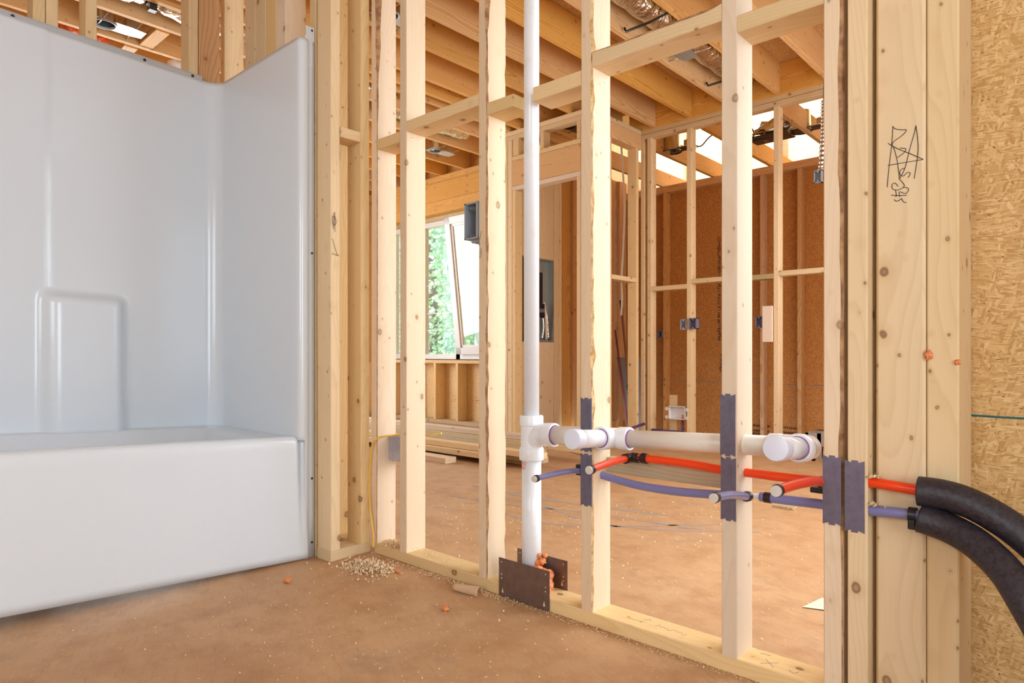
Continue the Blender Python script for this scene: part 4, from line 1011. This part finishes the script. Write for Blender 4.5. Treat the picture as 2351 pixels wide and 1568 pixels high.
# ================================================================== ELECTRICAL BITS ON THE PARTITION
t = empty('electrical_box', (-2.01, 1.58, .345), 'blue-grey box with screws behind the bark-striped corner stud', 'electrical box')
box('shell', (-2.044, 1.535, .345), (-1.965, 1.602, .440), 'bluebox', t, .005)
for z in (.36, .425): lathe('screw_boss', (-1.975, 1.60, z), (0, 0, 1), [(-.01, .006), (.01, .006), (.01, 0)], 'bluebox', t, 10)
tag(tube('yellow_cable', [(-2.036, 1.462, .030), (-2.046, 1.468, .08), (-2.066, 1.47, .16), (-2.077, 1.472, .25), (-2.073, 1.474, .34), (-2.055, 1.47, .405), (-2.02, 1.472, .436), (-1.985, 1.52, .446), (-1.95, 1.60, .450), (-1.90, 1.61, .446), (-1.865, 1.61, .447), (-1.825, 1.612, .458)], .0034, 'yellowcable', None, 10, curve=8), 'yellow cable looping over the blue-grey box down to the plate', 'cable')
t = empty('electrical_box', (-1.533, 1.5, 1.12), 'open grey plastic box fixed beside the bark-edged stud at the window', 'electrical box')
V, Fc = boxes_geo([((-1.568, 1.550, 1.120), (-1.503, 1.556, 1.238)), ((-1.568, 1.484, 1.120), (-1.563, 1.556, 1.238)), ((-1.508, 1.478, 1.120), (-1.503, 1.556, 1.238)), ((-1.568, 1.484, 1.120), (-1.503, 1.556, 1.125)), ((-1.568, 1.484, 1.233), (-1.503, 1.556, 1.238))])
o = mesh('shell', V, Fc, M['greybox'], t)
for z in (1.132, 1.220): lathe('screw_boss', (-1.537, 1.486, z), (0, 1, 0), [(0, .0065), (.06, .0065)], 'greybox', t, 12)
box('clamp', (-1.552, 1.50, 1.110), (-1.512, 1.53, 1.1205), 'greybox', t, .001)
# nail heads
def nail(parent, p, d):
    lathe('nail_head', p, d, [(0, .0036), (.0012, .0034), (.0018, 0)], 'steel', parent, 10)
nail(st['s3'], (-1.867, 1.510, 1.524), (1, 0, 0)); nail(st['s3'], (-1.867, 1.549, 1.527), (1, 0, 0))
for z in (1.82, 1.70, 1.545, 1.42): nail(st['s2'], (-2.0475, 1.482, z), (.5, -1, 0))
nail(st['s5'], (-1.058, 1.523, 1.50), (1, 0, 0)); nail(st['s5'], (-1.058, 1.548, 1.51), (1, 0, 0))
for c, r, lb in (((-.2705, 1.511, .745), (.006, .005, .009), 'larger orange foam speck on the broad written-on post'), ((-.2235, 1.516, .731), (.005, .004, .005), 'orange foam speck at the right edge of the narrow post')):
    o = blob('foam_crumb', c, r, 'orangefoam', None, .4, c[2]); tag(o, lb, 'foam crumb')
# pencil and pen notes on studs
marks('pen_marks', [[(1.3255, 1.262), (1.3265, 1.19)], [(1.3215, 1.258), (1.320, 1.20)], [(1.3175, 1.245), (1.3145, 1.225), (1.323, 1.212), (1.3315, 1.225), (1.327, 1.243), (1.3175, 1.245)], [(1.315, 1.165), (1.333, 1.115), (1.340, 1.105)], [(1.314, 1.112), (1.325, 1.108), (1.342, 1.106)]], ('x', -2.0795), sA, 'ink', .0008)
marks('pen_marks', [[(-1.499, 1.098), (-1.489, 1.14)], [(-1.499, 1.104), (-1.499, 1.095), (-1.493, 1.099)], [(-1.497, 1.075), (-1.488, 1.078)], [(-1.497, 1.068), (-1.488, 1.071)], [(-1.495, 1.086), (-1.489, 1.082), (-1.489, 1.062), (-1.494, 1.055), (-1.497, 1.062)]], ('y', Y0 - .0003), st['s4'], 'ink', .0006)

# ================================================================== RECESSED LIGHTS, DUCTS
def can_light(c, rot, label, plate=(.30, .13), mat='steel_white', h=.15, r=.062, dark=False):
    t = empty('recessed_light', c, label, 'recessed light', 'recessed light housings between joists')
    x, y, z = c
    V, Fc = [], []
    seg = 28; px, py = plate[0] / 2, plate[1] / 2
    ca, sa = math.cos(math.radians(rot)), math.sin(math.radians(rot))
    def W(a, b, zz): return (x + a * ca - b * sa, y + a * sa + b * ca, z + zz)
    cxo = -px * .45
    for k in range(seg):
        a = 2 * math.pi * k / seg; V.append(W(cxo + r * math.cos(a), r * math.sin(a), 0))
    for k in range(seg):
        a = 2 * math.pi * k / seg; dx, dy = math.cos(a), math.sin(a)
        tt = min((px - cxo) / dx if dx > 1e-6 else 1e9, (-px - cxo) / dx if dx < -1e-6 else 1e9, py / abs(dy) if abs(dy) > 1e-6 else 1e9)
        tt = max(tt, r * 1.01); V.append(W(cxo + dx * tt, dy * tt, 0))
    for k in range(seg): k2 = (k + 1) % seg; Fc.append((k, k2, seg + k2, seg + k))
    mesh('plate', V, Fc, M[mat], t)
    cc = W(cxo, 0, 0)
    lathe('can', cc, (0, 0, 1), [(-.006, r * 1.08), (-.006, r * .96), (h * .95, r * .86), (h, 0)], 'darkmetal' if dark else 'steel', t, 28)
    lathe('trim_ring', cc, (0, 0, 1), [(-.008, r * 1.1), (-.010, r * 1.05), (-.008, r * .95), (.004, r * .94)], mat, t, 28)
    V, Fc = boxes_geo([((x + (px * .45 if ca > .5 else -.03), y - .03 if ca > .5 else y + px * .3, z + .001), (x + (px * .95 if ca > .5 else .03), y + .03 if ca > .5 else y + px * .8, z + .07))])
    mesh('junction_box', V, Fc, M['steel'], t)
    for s_ in (-1, 1):
        a = W(-px * .6 * s_, 0, 0)
        tube('hanger_bar', [(x - .17, a[1] if ca < .5 else y + s_ * py, z + .005), (x + .17, a[1] if ca < .5 else y + s_ * py, z + .005)], .004, 'steel', t, 6)
    return t
can_light((-4.47, 1.335, CZ + .012), 90, 'recessed light can with white plate above the tub')
can_light((-4.88, 4.30, CZ + .012), 90, 'recessed light can with white plate, far left room above the window')
can_light((-2.10, 3.93, CZ + .012), 90, 'recessed light can with grey plate below the long high block', mat='panelsteel', h=.05)
can_light((-3.50, 4.62, CZ + .012), 90, 'recessed light can glimpsed above the doorway header', mat='darkmetal')
can_light((-3.13, 2.42, CZ + .012), 90, 'recessed light plate peeking behind the bark-striped stud')
can_light((-3.02, 5.62, CZ - .05), 0, 'domed light can hanging left in the bright loft', mat='darkmetal', h=.17, r=.085, dark=False)
can_light((-1.92, 5.85, CZ - .05), 0, 'domed light can at the right in the bright loft', mat='darkmetal', h=.17, r=.085)
t = lathe('ceiling_bowl', (-4.75, 1.80, CZ - .005), (0, 0, -1), [(-.03, .07), (0, .07), (.03, .06), (.05, .035), (.055, 0)], 'whiteplastic'); tag(t, 'small white plastic bowl on the joist above the tub', 'ceiling fixture')
blob('foam', (-4.73, 1.15, CZ + .05), (.05, .05, .06), 'orangefoam2', None, .5, 1); tag(bpy.data.objects['foam'], 'orange foam blob left of the stud above the tub', 'foam')
o = blob('foam', (-4.74, 1.31, CZ + .015), (.05, .055, .035), 'orangefoam2', None, .5, 4); tag(o, 'orange foam blob below the light can above the tub', 'foam')
t = empty('flexible_duct', (-4.1, 1.35, CZ + .03), 'silver foil duct strapped in black above the tub', 'duct')
P = catmull([(-4.12, .95, CZ + .12), (-4.10, 1.2, CZ + .085), (-4.07, 1.38, CZ + .10), (-4.08, 1.6, CZ + .07), (-4.10, 2.0, CZ + .10)], 14)
tube('foil_sleeve', P, [.075 + .004 * math.sin(i * 1.1) - .02 * math.exp(-((i - 29) / 2.2) ** 2) for i in range(len(P))], 'foil', t, 24)
lathe('strap', (-4.07, 1.40, CZ + .10), (0, 1, 0), [(-.03, .066), (-.03, .074), (.03, .074), (.03, .066)], 'blacktape', t, 24)
box('strap_tail', (-4.04, 1.36, CZ - .03), (-4.0, 1.40, CZ + .05), 'blacktape', t)
for P0, lb in (((-4.30, 3.28, CZ + .09), 'foil duct far left between the partition studs'), ((-4.45, 3.75, CZ + .08), 'foil duct just over the window-side block')):
    x, y, z = P0; P = catmull([(x, y - .5, z + .02), (x, y, z), (x - .02, y + .5, z + .02)], 12)
    t = tube('flexible_duct', P, [.07 + .004 * math.sin(i * 1.3) for i in range(len(P))], 'foil', None, 20); tag(t, lb, 'duct')
t = empty('flexible_duct', (-2.08, 3.6, CZ + .04), 'dull foil duct between joists held by black straps', 'duct')
P = catmull([(-2.08, 2.6, CZ + .13), (-2.08, 3.6, CZ + .125), (-2.08, 4.9, CZ + .13)], 30)
tube('foil_sleeve', P, [.085 + .004 * math.sin(i * 1.3) for i in range(len(P))], 'foil', t, 24)
tube('strap', [(-2.22, 3.45, CZ + .03), (-2.21, 3.45, CZ + .005), (-2.05, 3.46, CZ + .012), (-1.93, 3.47, CZ + .03)], .008, 'blacktape', t, 8)
tube('strap', [(-2.22, 4.55, CZ + .03), (-2.21, 4.55, CZ + .005), (-2.05, 4.56, CZ + .012), (-1.93, 4.57, CZ + .03)], .008, 'blacktape', t, 8)
t = empty('duct_boot', (-2.2, 5.9, CZ - .04), 'crinkled foil duct boot in the bright loft', 'duct')
box('boot_frame', (-2.42, 5.80, CZ - .055), (-2.08, 5.98, CZ - .025), 'darkmetal', t)
blob('foil_bag', (-2.25, 5.9, CZ + .04), (.16, .10, .07), 'foil', t, .5, 3)
t = tube('loft_wire', [(-2.95, 5.75, CZ + .02), (-2.85, 5.72, CZ - .03), (-2.75, 5.70, CZ + .03), (-2.62, 5.7, CZ + .08)], .006, 'clip', None, 8, curve=6); tag(t, 'thin black wire looping beside the left loft light', 'wire')
t = tube('loft_wire', [(-2.40, 5.80, CZ + .06), (-2.38, 5.80, CZ - .02), (-2.48, 5.8, CZ - .06), (-2.1, 5.85, CZ - .045)], .006, 'clip', None, 8, curve=6); tag(t, 'thin black wire under the foil duct boot', 'wire')

# ================================================================== LUMBER PILE, DEBRIS
pile = [(-3.0, 3.05, .025, .140, .038, 'short offcut under the lumber pile, at the left', -3.32, 'pine_grey', .55), ]
def lum(x0, x1, y0, y1, z0, z1, lb, mat='pine'):
    board('lumber', (x0, y0, z0), (x1, y1, z1), 'x', mat, lb, 'lumber', 'lumber piled on the floor below the window')
board('lumber', (-3.75, 3.02, 0), (-3.38, 3.12, .038), 'x', 'pine_pale', 'short offcut on the floor under the lumber pile', 'lumber', 'lumber piled on the floor below the window')
board('lumber', (-3.55, 3.35, 0), (-2.9, 3.44, .038), 'x', 'pine', 'hidden spacer under the lumber pile', 'lumber', 'lumber piled on the floor below the window')
lum(-5.2, -3.10, 3.16, 3.25, .040, .078, 'front low board of the lumber pile', 'pine')
lum(-5.1, -2.75, 3.27, 3.36, .040, .078, 'second low board of the lumber pile', 'pine_grey')
lum(-5.3, -2.7, 3.20, 3.29, .080, .118, 'upper front board of the lumber pile, its edge catching light', 'pine')
lum(-5.0, -2.8, 3.31, 3.40, .080, .118, 'upper middle board of the lumber pile', 'pine_grey')
lum(-5.2, -3.55, 3.42, 3.56, .0805, .118, 'wide short board lying in the lumber pile', 'pine_grey')
lum(-5.6, -2.6, 3.60, 3.69, .080, .118, 'rear board of the lumber pile', 'pine')
lum(-5.6, -2.6, 3.62, 3.71, .120, .158, 'topmost rear board of the lumber pile', 'pine_pale')
board('lumber', (-5.4, 3.6, 0), (-5.0, 3.7, .079), 'x', 'pine', 'left spacer block behind the lumber pile', 'lumber', 'lumber piled on the floor below the window')
board('lumber', (-3.6, 3.6, 0), (-3.2, 3.7, .079), 'x', 'pine', 'right spacer block behind the lumber pile', 'lumber', 'lumber piled on the floor below the window')
for i, (x, y, z) in enumerate(((-1.66, 4.86, 0), (-1.62, 4.85, .10))):
    V, Fc = boxes_geo([((x, y, z), (x + .10, y + .02, z + .095)), ((x, y + .16, z), (x + .10, y + .18, z + .095)), ((x, y, z), (x + .02, y + .18, z + .095)), ((x + .08, y, z), (x + .10, y + .18, z + .095))])
    o = mesh('concrete_block', V, Fc, M['concrete']); tag(o, ('lower' if i == 0 else 'upper') + ' small grey concrete block before the closet wall', 'block', 'grey concrete blocks by the closet wall')
# cardboard curl by the plate
P = []
V, Fc = [], []
for i in range(13):
    s_ = i / 12; p = Vector((-1.540, 1.415, .012)).lerp(Vector((-1.448, 1.436, .012)), s_)
    d = Vector((.092, .021, 0)).normalized(); nrm = Vector((-d.y, d.x, 0))
    for k in range(15):
        a = math.radians(-20 + 300 * k / 14); r = .0105 + .0045 * s_ + (.0015 * k / 14)
        V.append(p + nrm * r * math.cos(a) + Vector((0, 0, 1)) * (r * math.sin(a) + .001))
for i in range(12):
    for k in range(14): a = i * 15 + k; Fc.append((a, a + 1, a + 16, a + 15))
o = mesh('cardboard_curl', V, Fc, M['cardboard'], None, True); sd = o.modifiers.new('t', 'SOLIDIFY'); sd.thickness = .0012; tag(o, 'curled strip of brown cardboard beside the bottom plate', 'cardboard')
for c, r, lb in (((-1.997, 1.096, .008), (.012, .009, .008), 'orange foam crumb on the floor near the tub foot'), ((-1.44, 1.286, .007), (.010, .008, .007), 'orange foam crumb on the floor in front of the brown plate'), ((-1.81, 1.40, .006), (.011, .006, .005), 'orange crumb among shavings near the corner')):
    o = blob('foam_crumb', c, r, 'orangefoam', None, .4, c[0]); tag(o, lb, 'foam crumb')
def shavings(name, cx_, cy_, rx, ry, n, size, label, z=0.0, seed=1, mat='shaving', ht=.012):
    R = random.Random(seed); V, Fc = [], []
    for i in range(n):
        x = cx_ + R.gauss(0, rx); y = cy_ + R.gauss(0, ry); a = R.uniform(0, 6.28); ln = R.uniform(.4, 1) * size; w = R.uniform(.15, .4) * size
        zz = z + abs(R.gauss(0, ht * .4)) * math.exp(-((x - cx_) / (rx * 1.2)) ** 2 - ((y - cy_) / (ry * 1.2)) ** 2); d = Vector((math.cos(a), math.sin(a), R.uniform(-.1, .35))); s_ = Vector((-math.sin(a), math.cos(a), R.uniform(-.3, .3))); cu = R.uniform(0, .5) * size
        p = Vector((x, y, zz + .0012)); b = len(V)
        for k in range(4):
            q = p + d * ln * k / 3 + Vector((0, 0, cu * math.sin(math.pi * k / 3))); V += [q, q + s_ * w]
        for v in range(b, len(V)): V[v] = Vector((V[v].x, V[v].y, max(z + .0006, V[v].z)))
        for k in range(3): Fc.append((b + 2 * k, b + 2 * k + 1, b + 2 * k + 3, b + 2 * k + 2))
    o = mesh(name, V, Fc, M[mat]); tag(o, label, 'shavings', None, 'stuff'); return o
shavings('wood_shavings', -1.93, 1.365, .055, .035, 520, .016, 'heap of pale wood shavings in the room corner', seed=2, ht=.03)
shavings('wood_shavings', -1.99, 1.52, .035, .02, 200, .012, 'pale shavings on the plate by the yellow cable', .039, 3)
shavings('wood_shavings', -1.62, 1.46, .20, .012, 500, .007, 'shavings strewn along the left bottom plate', seed=4)
shavings('wood_shavings', -.9, 1.47, .3, .008, 450, .006, 'shavings strewn along the right bottom plate', seed=5)
shavings('wood_shavings', -1.78, 1.52, .09, .02, 40, .009, 'few shavings on the bottom plate below the window', .039, 6)
shavings('wood_shavings', -1.4, 1.0, .45, .30, 420, .0075, 'fine shavings scattered over the near floor', seed=7)
shavings('wood_shavings', -1.9, 2.1, .6, .4, 600, .011, 'shavings scattered on the floor behind the partition', seed=8)
shavings('wood_shavings', -1.0, 2.9, .6, .5, 260, .011, 'shavings scattered on the bright floor of the large room', seed=9)
shavings('wood_shavings', -.3660, 1.492, .006, .008, 60, .010, 'frayed shavings at the red pipe hole', .4935, 10, ht=.006)
shavings('wood_shavings', -.3660, 1.492, .006, .008, 50, .010, 'frayed shavings at the blue pipe hole', .4365, 11, ht=.006)
# scraps
o = mesh('paper_scrap', *boxes_geo([((-1.235, 3.24, .001), (-1.14, 3.30, .012))]), M['pine_grey']); tag(o, 'crumpled grey paper scrap on the far floor', 'paper')
o = mesh('paper_scrap', [(-.68, 2.01, .003), (-.60, 2.04, .003), (-.58, 2.16, .006), (-.66, 2.12, .005)], [(0, 1, 2, 3)], M['paper']); tag(o, 'pale triangular paper piece on the floor by the paired studs', 'paper')
fl_ = bpy.data.objects['floor']
def floor_smears(lines, w, mat):
    V, Fc = [], []; R = random.Random(9)
    for ln in lines:
        P = catmull([(x, y, .0006) for x, y in ln], 10)
        for i, p in enumerate(P):
            d = (P[min(i + 1, len(P) - 1)] - P[max(i - 1, 0)]).normalized(); nn = Vector((-d.y, d.x, 0)) * w * R.uniform(.2, 1)
            V += [p - nn, p + nn]
            if i: b = len(V) - 4; Fc.append((b, b + 1, b + 3, b + 2))
    mesh('chalk_lines', V, Fc, M[mat], fl_)
floor_smears([[(-2.6, 2.35), (-2.2, 2.42), (-1.8, 2.55), (-1.3, 2.62)], [(-2.5, 2.50), (-2.1, 2.50), (-1.6, 2.42), (-1.1, 2.75)], [(-2.7, 2.62), (-2.2, 2.62), (-1.5, 2.75)], [(-2.3, 2.28), (-1.9, 2.25), (-1.65, 2.38), (-1.2, 2.85)]], .018, 'stain_grey')
tag(tube('floor_cord', [(-3.2, 4.1, .004), (-2.9, 3.95, .004), (-2.7, 3.98, .004), (-2.55, 3.75, .004), (-2.3, 3.8, .004), (-2.1, 3.6, .004)], .005, 'brownpole', None, 8, curve=8), 'thin brown cord lying across the far floor', 'cord')
